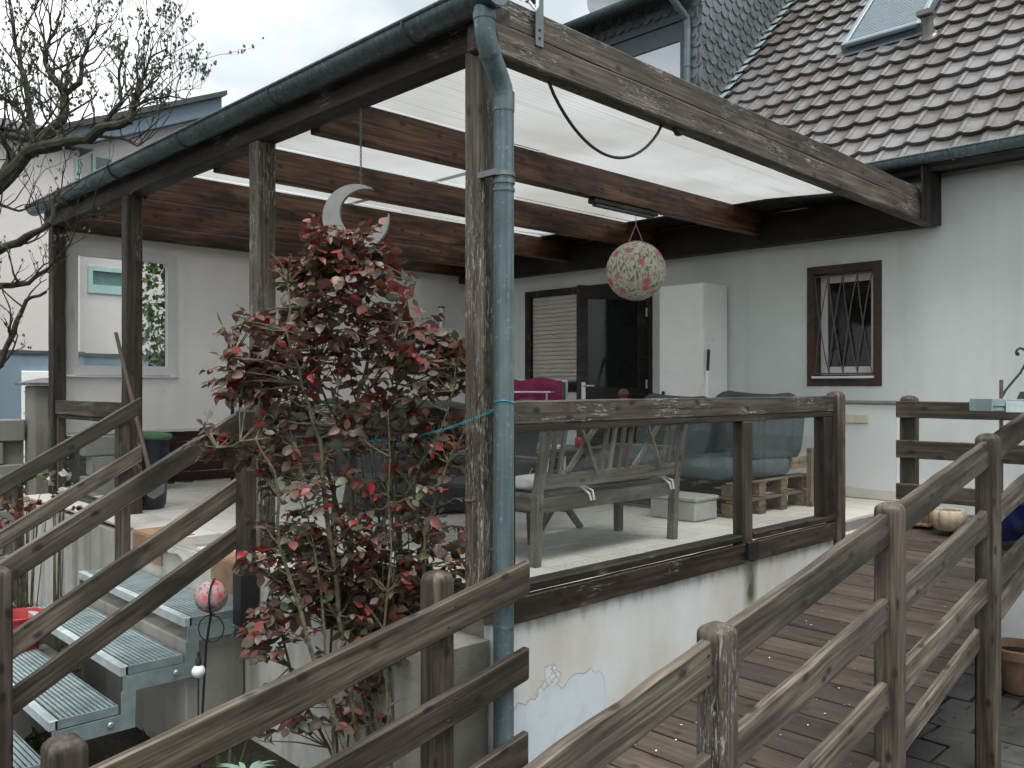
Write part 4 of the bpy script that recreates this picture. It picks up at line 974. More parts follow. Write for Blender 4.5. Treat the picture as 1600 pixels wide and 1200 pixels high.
# iron trellis and grey trough by the right edge
it = thing('iron_trellis', (4.35, -1.15, 0), 'black wrought iron trellis with curled scroll top by the right edge', 'trellis')
g = G(); bx, by = 4.3, -1.06
g.tube([(bx, by, .1), (bx, by, 1.38), (bx, by, 1.40)], [.011, .011, .004], 8); g.obj('bar', M_iron, it, smooth=True)
for s in (-1, 1):
    g = G(); U = RT; pts = []
    for (u, z) in ((.20, .98), (.17, 1.04), (.12, 1.10), (.06, 1.17), (.02, 1.24), (.008, 1.30), (.03, 1.345), (.06, 1.355), (.085, 1.34), (.09, 1.32), (.08, 1.312)): pts.append(Vector((bx, by, z)) + U * (-s * u))
    g.tube(pts, .009, 8); g.blob(.03, .03, .03, 1, 8, 6, M=T(pts[-1])); g.obj('scroll', M_iron, it, smooth=True)
for u in (-.20, .20):
    g = G(); p = Vector((bx, by, 0)) + RT * u; g.tube([p + Vector((0, 0, .05)), p + Vector((0, 0, 1.12))], .014, 8); g.obj('leg', M_rust, it, smooth=True)
g = G(); g.tube([Vector((bx, by, 1.02)) + RT * .0, Vector((bx, by, 1.02)) + RT * .2], .006, 6); g.obj('crossbar', M_iron, it)
tg = thing('trough', (2.95, -1.31, .93), 'pale grey metal trough lying on the ramp railing at the right edge', 'trough')
TM = frame((2.50, -1.25, .965), (at(1600, 640, 5.6) - at(1530, 617, 5.2)).normalized(), Vector((0, 1, 0)), Vector((0, 0, 1)))
tx = Vector((.9, -.35, -.02)).normalized(); ty = Vector((0, 0, 1)).cross(tx).normalized(); TM = frame((2.62, -1.27, .955), tx, ty, tx.cross(ty))
g = G(); g.box((0, -.07, -.03), (1.0, .07, .0), .006); g.box((0, -.075, .0), (1.0, -.06, .045), .003); g.box((0, .06, .0), (1.0, .075, .045), .003); g.box((-.012, -.076, -.03), (-.001, .076, .046), .003); g.obj('body', M_galv, tg, TM)
g = G(); g.box((.10, -.082, -.034), (1.0, -.0765, .03), .002); g.obj('lip', M_tread, tg, TM)
g = G(); g.prism([(-.05, 0), (.05, 0), (.02, .045), (-.02, .045)], -.03, .03, M=TM @ T(.33, -.04, .046) @ Matrix.Rotation(R(90), 4, 'X')); g.obj('clip', M_iron, tg)

# ------------------------------------------------------------------ furniture on the terrace
bn = thing('garden_bench', (1.44, .8, 0), 'silver grey wooden bench with crossed back slats behind the glass', 'bench')
bx0, bx1, yb, yf = .76, 2.14, .57, 1.07
for x in (bx0, bx1):
    board('leg', (x, yb + .02, 0), (x, yb, .43), .06, .055, M_bench, bn, .005, .001)
    board('back_post', (x, yb, .43), (x, yb - .11, .98), .058, .05, M_bench, bn, .005, .001)
    board('leg', (x, yf, 0), (x, yf, .62), .055, .055, M_bench, bn, .005, .001)
    board('armrest', (x, yb - .03, .635), (x, yf + .06, .635), .07, .03, M_bench, bn, .005, .001)
    board('side_rail', (x, yb + .03, .37), (x, yf - .02, .37), .035, .08, M_bench, bn, .004, .001)
board('seat_rail', (bx0 + .03, yb + .005, .36), (bx1 - .03, yb + .005, .36), .03, .09, M_bench, bn, .004, .001)
board('seat_rail', (bx0 + .03, yf, .36), (bx1 - .03, yf, .36), .03, .09, M_bench, bn, .004, .001)
board('back_rail', (bx0 + .03, yb - .015, .50), (bx1 - .03, yb - .015, .50), .03, .085, M_bench, bn, .004, .001)
board('back_rail', (bx0 + .03, yb - .10, .93), (bx1 - .03, yb - .10, .93), .03, .09, M_bench, bn, .004, .001)
for k in range(6): board('seat_slat', (bx0 - .02, yb + .07 + k * .085, .418), (bx1 + .02, yb + .07 + k * .085, .418), .07, .022, M_bench, bn, .004, .001)
yl = lambda z: yb - .015 - .085 * (z - .5) / .43
for c in (.22, .72):
    xa, xb = bx0 + .03 + (bx1 - bx0 - .06) * (c - .07), bx0 + .03 + (bx1 - bx0 - .06) * (c + .13)
    board('cross_slat', (xa, yl(.54) , .54), (xb, yl(.89), .89), .018, .035, M_bench, bn, .003, .0005)
    board('cross_slat', (xb, yl(.54) - .019, .54), (xa, yl(.89) - .019, .89), .018, .035, M_bench, bn, .003, .0005)
for c in (.04, .10, .40, .46, .53, .59, .89, .95):
    x = bx0 + .03 + (bx1 - bx0 - .06) * c; board('back_slat', (x, yl(.54), .54), (x, yl(.89), .89), .018, .035, M_bench, bn, .003, .0005)
for i, (cx_, ln_, lab) in enumerate(((.80, .46, 'white seat cushion with ties at the left end of the grey bench'), (1.70, .72, 'white seat pad at the right end of the grey bench'))):
    cu = thing('seat_cushion', (cx_ + .1, .84, .44), lab, 'cushion')
    g = G(); g.blob(ln_, .42, .065 if i == 0 else .04, .35, 24, 8, M=T(cx_ + .2 if i == 0 else cx_, .84, .466 if i == 0 else .452), dent=.01); g.obj('pad', M_cushl, cu, smooth='all')
    for s in (0, 1):
        x = cx_ + (.42 if i == 0 else .37) - s * .03; g = G(); g.tube([(x - .02, .66, .455), (x, .60, .44), (x + .01, .545, .42 - .02 * s), (x + .02, .54, .36)], .008, 6); g.obj('tie', M_cushl, cu, smooth=True)
ft = thing('folding_table', (1.8, 1.5, 0), 'low wooden folding table with crossed legs behind the bench', 'table')
for k in range(7): board('top_slat', (1.32, 1.24 + k * .088, .60), (2.20, 1.24 + k * .088, .60), .08, .02, M_bench, ft, .003, .0005)
for y in (1.27, 1.74): board('top_rail', (1.34, y, .575), (2.18, y, .575), .03, .028, M_bench, ft, .003, .0005)
for y in (1.32, 1.70):
    board('leg', (1.52, y, 0), (2.04, y, .56), .028, .05, M_rail2, ft, .003, .0005); board('leg', (2.04, y + .032, 0), (1.52, y + .032, .56), .028, .05, M_rail2, ft, .003, .0005)
for x, z in ((1.66, .15), (1.90, .15)): board('stretcher', (x, 1.34, z), (x, 1.69, z), .02, .04, M_rail2, ft, .003, .0005)
items = [((1.55, 1.42, .611), M_pkg, .17, .12, .05, 'yellow green food packet on the folding table'), ((1.75, 1.35, .611), M_cushl, .12, .09, .03, 'white paper packet on the folding table'), ((2.02, 1.35, .611), M_redp, .06, .05, .075, 'small red and white carton on the folding table')]
for (p, m, a, b2, c, lab) in items:
    g = G(); g.blob(a, b2, c, .3, 14, 6, M=T(0, 0, c / 2)); g.obj('packet', m, None, T(p), smooth=True, label=lab, cat='packet')
# garden chair with towel
gc = thing('garden_chair', (2.8, 2.9, 0), 'silver framed garden chair with a magenta towel over its back', 'chair')
CM = frame((2.84, 2.60, 0), Vector((.74, -.67, 0)), Vector((.67, .74, 0)), Vector((0, 0, 1)))
for s in (-.27, .27):
    g = G(); g.tube([(s, .0, .0), (s, .06, .42), (s, -.06, .8), (s, -.12, 1.12)], .013, 8); g.obj('back_leg', M_silver, gc, CM, smooth=True)
    g = G(); g.tube([(s, .55, 0), (s, .45, .42), (s, .42, .64), (s, .36, .66), (s, -.05, .67)], .013, 8); g.obj('front_leg', M_silver, gc, CM, smooth=True)
g = G(); g.tube([(-.27, -.12, 1.12), (.27, -.12, 1.12)], .013, 8); g.tube([(-.27, .06, .42), (.27, .06, .42)], .012, 8); g.tube([(-.27, .45, .42), (.27, .45, .42)], .012, 8); g.obj('crossbar', M_silver, gc, CM, smooth=True)
g = G(); g.add([(-.26, .06, .425), (.26, .06, .425), (.26, .45, .425), (-.26, .45, .425), (-.26, .05, .46), (.26, .05, .46), (.26, -.115, 1.10), (-.26, -.115, 1.10)], [(0, 1, 2, 3), (4, 5, 6, 7)]); so_ = g.obj('seat_fabric', M_steel, gc, CM)
g = G(); vv = []; n, m = 18, 16
for i in range(n + 1):
    for j in range(m + 1):
        u = i / n - .5; v = j / m; sd_ = (v - .42)
        yy = -.12 + (-.035 - .04 * abs(sd_) if sd_ < 0 else .035 + .03 * sd_); zz = 1.14 - abs(sd_) * (.62 if sd_ < 0 else .5) + .0
        if abs(sd_) < .05: zz = 1.145 - .2 * abs(sd_); yy = -.12 + sd_ * .7
        w_ = .02 * math.sin(u * 19 + v * 3) * min(1, abs(sd_) * 4)
        vv.append((u * (.40 + .05 * math.sin(v * 5)), yy + w_, zz + .012 * math.sin(u * 8 + 1)))
g.add(vv, [(i * (m + 1) + j, (i + 1) * (m + 1) + j, (i + 1) * (m + 1) + j + 1, i * (m + 1) + j + 1) for i in range(n) for j in range(m)])
tw = g.obj('towel', M_mag, None, CM, smooth='all', label='magenta towel draped over the silver garden chair', cat='towel')
sm = tw.modifiers.new('thick', 'SOLIDIFY'); sm.thickness = .008
# drying rack bars next to the chair (a white clothes airer)
ar = thing('clothes_airer', (2.4, 2.6, 0), 'white wire clothes airer standing beside the garden chair', 'airer')
AM = frame((2.62, 2.45, 0), Vector((.74, -.67, 0)), Vector((.67, .74, 0)), Vector((0, 0, 1)))
g = G(); g.tube([(-.55, -.02, 1.02), (.17, -.02, 1.02), (.30, .30, 1.02), (-.45, .30, 1.02), (-.55, -.02, 1.02)], .008, 8)
for k in range(7): g.tube([(-.54 + .015 * k, .02 + k * .042, 1.02), (.18 + k * .018, .02 + k * .042, 1.02)], .003, 6)
g.obj('rack', M_silver, ar, AM, smooth=True)
for s in (-.48, .14):
    g = G(); g.tube([(s, -.0, 1.01), (s + .02, .34, 0)], .010, 8); g.obj('leg', M_silver, ar, AM, smooth=True)
    g = G(); g.tube([(s, .28, 1.01), (s + .02, -.06, 0)], .010, 8); g.obj('leg', M_silver, ar, AM, smooth=True)
# pallet sofa
sf = thing('pallet_sofa', (3.8, 1.8, 0), 'corner sofa built from wooden pallets by the house wall', 'sofa')
SX0, SX1, SY0, SY1 = 3.26, 4.46, .76, 2.9
for lv in (0, 1):
    z = .0 + lv * .148
    for k in range(4):
        x = SX0 + .05 + k * (SX1 - SX0 - .1) / 3
        board('runner', (x, SY0, z + .012), (x, SY1, z + .012), .10, .022, M_pallet, sf, .003, .001)
        for y in (SY0 + .07, SY0 + .72, (SY0 + SY1) / 2 + .35, SY1 - .07):
            g = G(); g.box((-.05, -.07, -.045), (.05, .07, .045), .004); g.obj('block', M_pallet, sf, T(x, y, z + .070))
    for k in range(9):
        y = SY0 + .05 + k * (SY1 - SY0 - .1) / 8; board('deck_board', (SX0, y, z + .130), (SX1, y, z + .130), .10, .02, M_pallet, sf, .003, .001)
for k in range(1): board('back_board', (SX1 - .35, SY0 - .03, .40), (SX1, SY0 - .03, .40), .02, .10, M_pallet, sf, .003, .001)
for x in (SX1 - .06,): board('back_post', (x, SY0 - .06, 0), (x, SY0 - .06, .52), .045, .07, M_pallet, sf, .003, .001)
cl = [('seat_cushion', (3.74, 1.29, .375), (1.02, 1.08, .17), 0, 0, 'thick blue grey seat cushion at the window end of the pallet sofa'),
      ('seat_cushion', (3.74, 2.36, .375), (1.02, 1.04, .17), 0, 0, 'thick blue grey seat cushion at the door end of the pallet sofa'),
      ('back_cushion', (4.33, 1.22, .70), (.20, .92, .62), .2, 0, 'blue grey back cushion of the sofa below the barred window'),
      ('back_cushion', (4.33, 2.10, .68), (.20, .84, .60), .2, .03, 'blue grey back cushion of the sofa in front of the cabinet'),
      ('back_cushion', (3.95, .90, .66), (.80, .24, .50), 0, 0, 'blue grey side cushion at the right end of the sofa'),
      ('throw_cushion', (4.08, 1.75, .58), (.16, .46, .40), .45, .1, 'small blue grey cushion leaning in the middle of the sofa')]
for nm, p, d, ty_, tz, lab in cl:
    g = G(); g.blob(*d, .26, 32, 16, dent=.035); g.obj(nm, M_cush, None, T(p) @ Matrix.Rotation(ty_, 4, 'Y') @ Matrix.Rotation(tz, 4, 'Z'), smooth='all', label=lab, cat='cushion')
g = G(); g.box((-.16, -.22, 0), (.16, .22, .16), .015); g.box((-.17, -.23, .16), (.17, .23, .19), .008); g.obj('storage_box', simple('pale_grey_box', (.36, .36, .34), .6), None, T(3.02, 1.10, .002), label='pale grey storage box on the floor in front of the sofa', cat='box')
# flower stick head on the sofa: red and dark ball ornament
ro = thing('ball_ornament', (3.3, 1.95, .8), 'dark red ball ornament sticking up behind the terrace handrail', 'ornament')
g = G(); g.blob(.10, .10, .09, 1, 16, 10, M=T(3.40, 2.02, 1.005)); g.obj('ball', simple('dark_red_glaze', (.10, .03, .03), .3, 0, .5, 20), ro, smooth=True)
g = G(); g.lathe([(.045, 0), (.05, .05), (.02, .07)], 14, M=T(3.40, 2.02, .90)); g.tube([(3.40, 2.02, .45), (3.40, 2.02, .90)], .012, 8); g.obj('stem', simple('orange_glaze', (.5, .10, .04), .4), ro, smooth=True)
# cabinet
cb = thing('cabinet', (5.2, 2.5, 0), 'tall plain white cabinet standing against the house wall', 'cabinet')
g = G(); g.box((4.99, 2.19, .06), (HX - .02, 2.765, 2.175), .004); g.box((5.01, 2.21, 0), (HX - .02, 2.745, .06)); g.obj('body', M_white, cb)
g = G(); g.box((4.970, 2.193, .07), (4.988, 2.762, 2.172), .003); dd = g.obj('door', M_white, cb)
g = G(); g.lathe([(.010, 0), (.016, .012), (.022, .02), (.016, .03)], 14, M=T(4.970, 2.70, 1.00) @ Matrix.Rotation(R(-90), 4, 'Y')); g.obj('knob', M_black, dd, smooth=True)
g = G(); g.box((4.972, 3.0, .9), (4.978, 3.0, .95)) if False else None
# broom against the cabinet
bm = thing('broom', (4.86, 2.2, 0), 'white handled broom leaning on the white cabinet', 'broom')
ha, hb = Vector((4.62, 1.98, .05)), Vector((4.97, 2.13, 1.46)); hv = (hb - ha)
g = G(); g.tube([ha, ha + hv * .84], .012, 10); g.obj('handle', M_white, bm, smooth=True)
g = G(); g.tube([ha + hv * .84, hb], .0165, 10); g.obj('grip', M_navy, bm, smooth=True)
g = G(); g.box((-.16, -.03, 0), (.16, .03, .07), .01); g.obj('head', M_navy, bm, T(4.62, 1.98, .0))
# dark covered barbecue and chairs behind the rose
bq = thing('covered_barbecue', (1.5, 2.7, 0), 'barbecue under a dark green cover behind the rose bush', 'barbecue')
g = G(); rings = []
for z, s in ((.03, 1.06), (.25, 1.0), (.55, .98), (.78, .94), (.90, .80), (.95, .4)):
    rings.append([(s * (.62 * math.copysign(abs(math.cos(a)) ** .5, math.cos(a)) + .02 * math.sin(a * 11) * (1 - z)), s * (.33 * math.copysign(abs(math.sin(a)) ** .5, math.sin(a)) + .02 * math.sin(a * 9 + 1) * (1 - z)), z) for a in [2 * math.pi * k / 48 for k in range(48)]])
g.loft(rings); g.obj('cover', M_tarp, bq, T(1.75, 2.95, 0) @ Matrix.Rotation(R(-30), 4, 'Z'), smooth='all')
for i in range(4):
    g = G(); sx, sy = (-.5, .5)[i % 2], (-.24, .24)[i // 2]; g.lathe([(.04, 0), (.04, .03)], 10, M=T(1.75, 2.95, .0) @ Matrix.Rotation(R(-30), 4, 'Z') @ T(sx, sy, 0)); g.obj('wheel', M_black, bq)
def dark_chair(loc, rz, lab):
    t = thing('dark_chair', loc, lab, 'chair', None, rz); Mx = T(loc) @ Matrix.Rotation(rz, 4, 'Z')
    for sx in (-.25, .25):
        for (ya, yb_) in ((-.22, -.2), (.24, .22)):
            g = G(); g.tube([(sx, ya, 0), (sx, yb_, .42)], .014, 8); g.obj('leg', M_black, t, Mx, smooth=True)
        board('armrest', Mx @ Vector((sx * 1.1, -.24, .65)), Mx @ Vector((sx * 1.1, .26, .65)), .05, .025, M_bench, t, .004, .0005)
        g = G(); g.tube([(sx * 1.06, .22, .42), (sx * 1.06, .24, .64)], .012, 8); g.obj('arm_support', M_black, t, Mx, smooth=True)
    g = G(); g.blob(.52, .50, .05, .4, 20, 6, M=T(0, 0, .44)); g.obj('seat', M_tarp, t, Mx, smooth='all')
    g = G(); g.blob(.52, .05, .55, .4, 20, 8, M=T(0, -.27, .72) @ Matrix.Rotation(.18, 4, 'X')); g.obj('backrest', M_tarp, t, Mx, smooth='all')
dark_chair((.55, 1.9, 0), R(215), 'dark garden chair with pale wooden arms behind the rose bush')
dark_chair((.95, 1.25, 0), R(20), 'dark garden chair just behind the corner post')
# tall lantern by the far wall
tl_ = thing('tall_lantern', (1.6, 5.6, 0), 'tall dark framed lantern with glass sides near the far wall', 'lantern')
LM = T(1.50, 5.45, 0)
for sx in (-.15, .15):
    for sy in (-.15, .15): board('upright', LM @ Vector((sx, sy, 0)), LM @ Vector((sx, sy, 1.15)), .03, .03, M_black, tl_, .002, 0)
for z in (.02, .62, 1.15):
    g = G(); g.box((-.17, -.17, z), (.17, .17, z + .025), .003); g.obj('shelf', M_black if z < 1 else M_conc, tl_, LM)
for sx, sy in ((1, 0), (0, 1), (-1, 0), (0, -1)):
    g = G(); g.box((-.002 if sx else -.13, -.002 if sy else -.13, .65), (.002 if sx else .13, .002 if sy else .13, 1.14)); g.obj('pane', M_pane, tl_, LM @ T(sx * .15, sy * .15, 0))
# bin with green lid, spade
bi = thing('bin', (.05, 4.85, 0), 'dark plastic bin with green lid beside the stair post', 'bin')
g = G(); g.lathe([(.13, 0), (.15, .04), (.18, .60), (.19, .61)], 22, M=T(.12, 4.72, .0)); g.obj('body', M_navy, bi, smooth=True)
g = G(); g.lathe([(.20, .612), (.205, .63), (.19, .65), (.10, .672), (.01, .676)], 22, M=T(.12, 4.72, .0)); g.obj('lid', M_green, bi, smooth=True)
sp = thing('spade', (.1, 4.3, 0), 'wooden handled spade leaning on the third pergola post', 'spade')
g = G(); g.tube([at(240, 762, 6.9), at(181, 520, 7.25)], [.018, .015], 10); g.obj('handle', M_spade, sp, smooth=True)
p = at(240, 762, 6.9); g = G(); g.prism([(-.09, .0), (.09, 0), (.085, -.10), (.0, -.15), (-.085, -.10)], -.006, .006, M=frame(p + Vector((0, 0, .06)), RT, Vector((0, 0, 1)), -FW)); g.obj('blade', M_steel, sp)
# block planter behind the glass
bpn = thing('block_planter', (.5, 5.9, 0), 'grey concrete block planter seen through the last glass pane', 'planter')
for lv in range(3):
    for k in range(2):
        g = G(); g.box((-.19, -.09, 0), (.19, .09, .185), .008); g.obj('block', M_block, bpn, T(.20 + k * .4 + (.06 if lv % 2 else 0), 6.05, lv * .195 + .002))
g = G(); g.box((.02, 6.15, .0), (.85, 6.48, .50)); g.obj('soil', M_soil, bpn)

# ------------------------------------------------------------------ neighbour, wall and pillar on the left
NY = 11.0
def nb(x, y): # point of a pixel on the plane Y = NY
    r = at(x, y, 1) - EYE; d = (NY - EYE.y) / r.y; return EYE + r * d
nh = thing('neighbour_house', (1, NY, -.5), 'pale pink neighbouring house with blue grey base and roof edge', 'house')
xr = nb(302, 200).x; xl = -7.0; zb = nb(50, 553).z
pR, pL = nb(300, 190), nb(160, 222)
sl_ = (pR.z - pL.z) / (pR.x - pL.x)
wz = lambda x: pR.z + sl_ * (x - pR.x)
xc = nb(107, 260).x
w1a, w1b = nb(137, 415), nb(205, 462)
g = wall_holes(xc, xr, zb, 3.6, [(w1a.x + .05, w1b.x - .05, w1b.z + .06, w1a.z - .04)], .25); g.f = [tuple(reversed(f)) for f in g.f]; N90 = frame((0, NY, 0), Vector((0, 1, 0)), Vector((1, 0, 0)), Vector((0, 0, 1)))
g.obj('wall', M_neigh, nh, N90)
g = G(); g.prism([(xc, 3.6), (xr, 3.6), (xr, wz(xr)), (xc, wz(xc))], 0, .25, M=frame((0, NY + .25, 0), Vector((1, 0, 0)), Vector((0, 0, 1)), Vector((0, -1, 0)))); g.obj('upper_wall', M_neigh, nh)
g = G(); g.box((xl, NY - .5, zb), (xc - .001, NY + .25, 4.5)); g.obj('front_wing', M_neigh, nh)
g = G(); g.box((xl, NY - .54, -1.5), (xc + .04, NY - .02, zb - .001)); g.box((xc + .041, NY - .04, -1.5), (xr + .03, NY + .25, zb - .001)); g.obj('base', M_nblue, nh)
g = G(); g.box((xl, NY - .56, zb - .02), (xc + .05, NY - .5, zb + .03)); g.box((xc + .06, NY - .06, zb - .02), (xr + .03, NY + .0, zb + .03)); g.obj('ledge', M_roofd, nh)
g = G(); g.prism([(xc - .6, wz(xc - .6)), (xr + .35, wz(xr + .35)), (xr + .35, wz(xr + .35) + .26), (xc - .6, wz(xc - .6) + .26)], 0, 4.0, M=frame((0, NY + 3.7, 0), Vector((1, 0, 0)), Vector((0, 0, 1)), Vector((0, -1, 0)))); g.obj('roof_edge', M_nblue, nh)
g = G(); g.prism([(xc - .7, wz(xc - .7) + .262), (xr + .4, wz(xr + .4) + .262), (xr + .4, wz(xr + .4) + .34), (xc - .7, wz(xc - .7) + .36)], 0, 4.2, M=frame((0, NY + 3.8, 0), Vector((1, 0, 0)), Vector((0, 0, 1)), Vector((0, -1, 0)))); g.obj('roof_cover', M_nroof, nh)
g = G(); g.prism([(NY - .72, 4.50), (NY - .72, 4.60), (NY + 1.6, 5.35), (NY + 1.6, 4.55)], 0, xc + .12 - xl, M=frame((xl, 0, 0), Vector((0, 1, 0)), Vector((0, 0, 1)), Vector((1, 0, 0)))); g.obj('lower_roof', M_nroof, nh)
g = G(); g.box((xl + 1, NY + .26, -1), (xr, NY + 6, 3.6)); g.obj('rear_body', M_neigh, nh)
ww = thing('window', (w1a.x, NY, 2.5), None, None, parent=nh)
g = wall_holes(w1a.x, w1b.x, w1b.z, w1a.z, [(w1a.x + .07, w1b.x - .07, w1b.z + .13, w1a.z - .07)], .08); g.f = [tuple(reversed(f)) for f in g.f]; g.obj('frame', M_turq, ww, N90 @ T(-.02, 0, 0))
g = G(); g.box((.03, w1a.x + .07, w1b.z + .13), (.04, w1b.x - .07, w1a.z - .07)); g.obj('pane', simple('frosted_teal_glass', (.12, .22, .21), .25), ww, N90)
for (x0, y0, x1, y1) in ((99, 253, 108, 290), (143, 240, 178, 275)):
    a, b2 = nb(x0, y0), nb(x1, y1); yo = -.52 if x1 < 110 else -.02
    ww = thing('window', (a.x, NY, 4), None, None, parent=nh)
    g = G(); g.box((yo - .02, a.x, b2.z), (yo + .03, b2.x, a.z), .01); g.obj('frame', M_turq, ww, N90)
    g = G(); g.box((yo - .026, a.x + .05, b2.z + .05), (yo - .021, b2.x - .05, a.z - .05)); g.obj('pane', simple('grey_window', (.12, .15, .16), .2), ww, N90)
a, b2 = nb(15, 577), nb(75, 665)
g = G(); g.box((-.60, a.x, -1.4), (-.545, b2.x + .2, a.z - .03), .01); gd = g.obj('garage_door', M_white, nh, N90)
for k in range(4):
    g = G(); g.box((-.606, a.x + .02, a.z - .32 - k * .3), (-.601, b2.x + .18, a.z - .31 - k * .3)); g.obj('door_groove', M_conc, gd, N90)
# shrub seen through the end window
def leafy(g, p, s, rng, up=.4):
    d = Vector((rng.uniform(-1, 1), rng.uniform(-1, 1), rng.uniform(-.6, 1) + up)).normalized(); a = d.orthogonal().normalized(); a.rotate(Matrix.Rotation(rng.random() * 6.28, 3, d)); 
    b_ = d.cross(a); q = p + d * s
    g.add([tuple(p), tuple(p + d * s * .5 + a * s * .32 + b_ * s * .08), tuple(q), tuple(p + d * s * .5 - a * s * .32 + b_ * s * .08)], [(0, 1, 2), (0, 2, 3)])
shb = thing('evergreen_shrub', (2.1, 9.0, -.5), 'tall green climbing shrub seen through the end window', 'shrub')
sc_ = at(246, 500, 10.6); g = G(); rng = random.Random(11)
for k in range(2600):
    z = rng.uniform(-.6, 3.1); r = .34 * (1 + .4 * noise.noise(Vector((z * 2, 3, 0)))) * (1 - max(0, z - 2.4) * .9); a = rng.random() * 6.28; rr_ = r * math.sqrt(rng.random())
    leafy(g, Vector((sc_.x + .12 + rr_ * math.cos(a), sc_.y + rr_ * math.sin(a), z)), rng.uniform(.06, .11), rng)
g.obj('crown', M_leaf, shb, kind='stuff')
g = G()
for k in range(4): g.tube([(sc_.x + .12 + random.uniform(-.1, .1), sc_.y + random.uniform(-.1, .1), -1), (sc_.x + .12 + random.uniform(-.2, .2), sc_.y, 1), (sc_.x + .12 + random.uniform(-.2, .2), sc_.y, 2.8)], [.04, .03, .01], 6)
g.obj('trunk', M_bark, shb)
# pillar and block wall
pl = thing('gate_pillar', (-.25, 6.9, -1), 'weathered concrete pillar with slate cap left of the last pergola post', 'pillar')
g = G(); g.box((-.22, 6.78, -1.6), (.10, 7.1, 1.08), .015); g.obj('shaft', M_conc, pl)
g = G(); g.loft([[(-.29, 6.70, 1.082), (.17, 6.70, 1.082), (.17, 7.18, 1.082), (-.29, 7.18, 1.082)], [(-.29, 6.70, 1.11), (.17, 6.70, 1.11), (.17, 7.18, 1.11), (-.29, 7.18, 1.11)], [(-.1, 6.9, 1.16), (0, 6.9, 1.16), (0, 7.0, 1.16), (-.1, 7.0, 1.16)]]); g.obj('cap', M_slate, pl)
bw = thing('block_wall', (-2, 7.2, -1), 'low grey concrete block wall at the left below the tree', 'wall')
g = G(); g.box((-4.2, 7.08, -1.7), (-.235, 7.20, .70)); g.obj('core', M_conc, bw)
for lv in range(9):
    for k in range(10):
        x1 = -.24 - k * .405 - (.2 if lv % 2 else 0); x0 = max(x1 - .395, -4.3)
        if x1 - x0 < .1: continue
        z = -1.35 + lv * .232
        g = G(); g.box((x0, 6.99, z), (x1 - .004, 7.215, z + .224), .010); g.obj('block', M_block, bw, T(0, random.uniform(-.006, .006), 0))
# small red bucket
rbk = thing('bucket', (-1.33, 3.2, -.9), 'red plastic bucket behind the stair railing post', 'bucket')
BC = at(28, 970, 5.75); BC.z = -.72
g = G(); g.lathe([(.11, 0), (.12, .02), (.155, .27), (.165, .275), (.168, .29), (.158, .295), (.148, .27), (.112, .03), (.05, .028)], 24, cap=False, M=T(BC)); g.obj('body', M_redp, rbk, smooth=True)
g = G(); g.tube([BC + Vector((.16 * math.cos(a), .16 * math.sin(a) * .3 - .05, .27 - .16 * abs(math.sin(a)))) for a in [math.pi * k / 10 for k in range(11)]], .005, 6); g.obj('handle', M_white, rbk, smooth=True)
g = G(); g.box((BC.x - .25, BC.y - .25, -1.6), (BC.x + .25, BC.y + .25, BC.z - .002), .02); g.obj('stone_step', M_conc, None, label='mossy concrete step under the red bucket', cat='step')

# ------------------------------------------------------------------ stake ornaments in the bed
so1 = thing('stake_ornament', (-.6, 1.55, -1), 'pink flowered ball on an iron stake in front of the metal stairs', 'ornament')
c = at(330, 932, 4.75); g = G(); g.blob(.088 * 2, .088 * 2, .088 * 2, 1, 22, 14, M=T(0, 0, 0)); g.obj('ball', M_flball, so1, T(c), smooth='all')
g = G(); g.tube([c + Vector((0, 0, -.09)), at(322, 1010, 4.75), at(310, 1230, 4.7)], .007, 6)
for s in (-1, 1): g.tube([c + Vector((0, 0, -.10)) + RT * (s * .07 * math.sin(a)) + Vector((0, 0, -.075 + .075 * math.cos(a))) for a in [math.pi * 2 * k / 12 for k in range(13)]], .0035, 5)
g.tube([c + Vector((0, 0, .095 * math.cos(a))) - FW * (.095 * math.sin(a)) + RT * .02 for a in [math.pi * k / 10 for k in range(11)]], .005, 5)
g.obj('stake', M_iron, so1, smooth=True)
so2 = thing('stake_ornament', (-.65, 1.4, -1), 'white glass globe on a thin stake below the flowered ball', 'ornament')
c = at(310, 1049, 4.6); g = G(); g.blob(.07, .07, .07, 1, 18, 12); g.obj('globe', M_glob, so2, T(c), smooth='all')
g = G(); g.tube([c + Vector((0, 0, -.03)), c + Vector((0, 0, -.75))], .004, 6); g.lathe([(.016, .03), (.016, .06), (.008, .07), (.008, .10)], 10, M=T(c)); g.obj('stake', M_iron, so2, smooth=True)

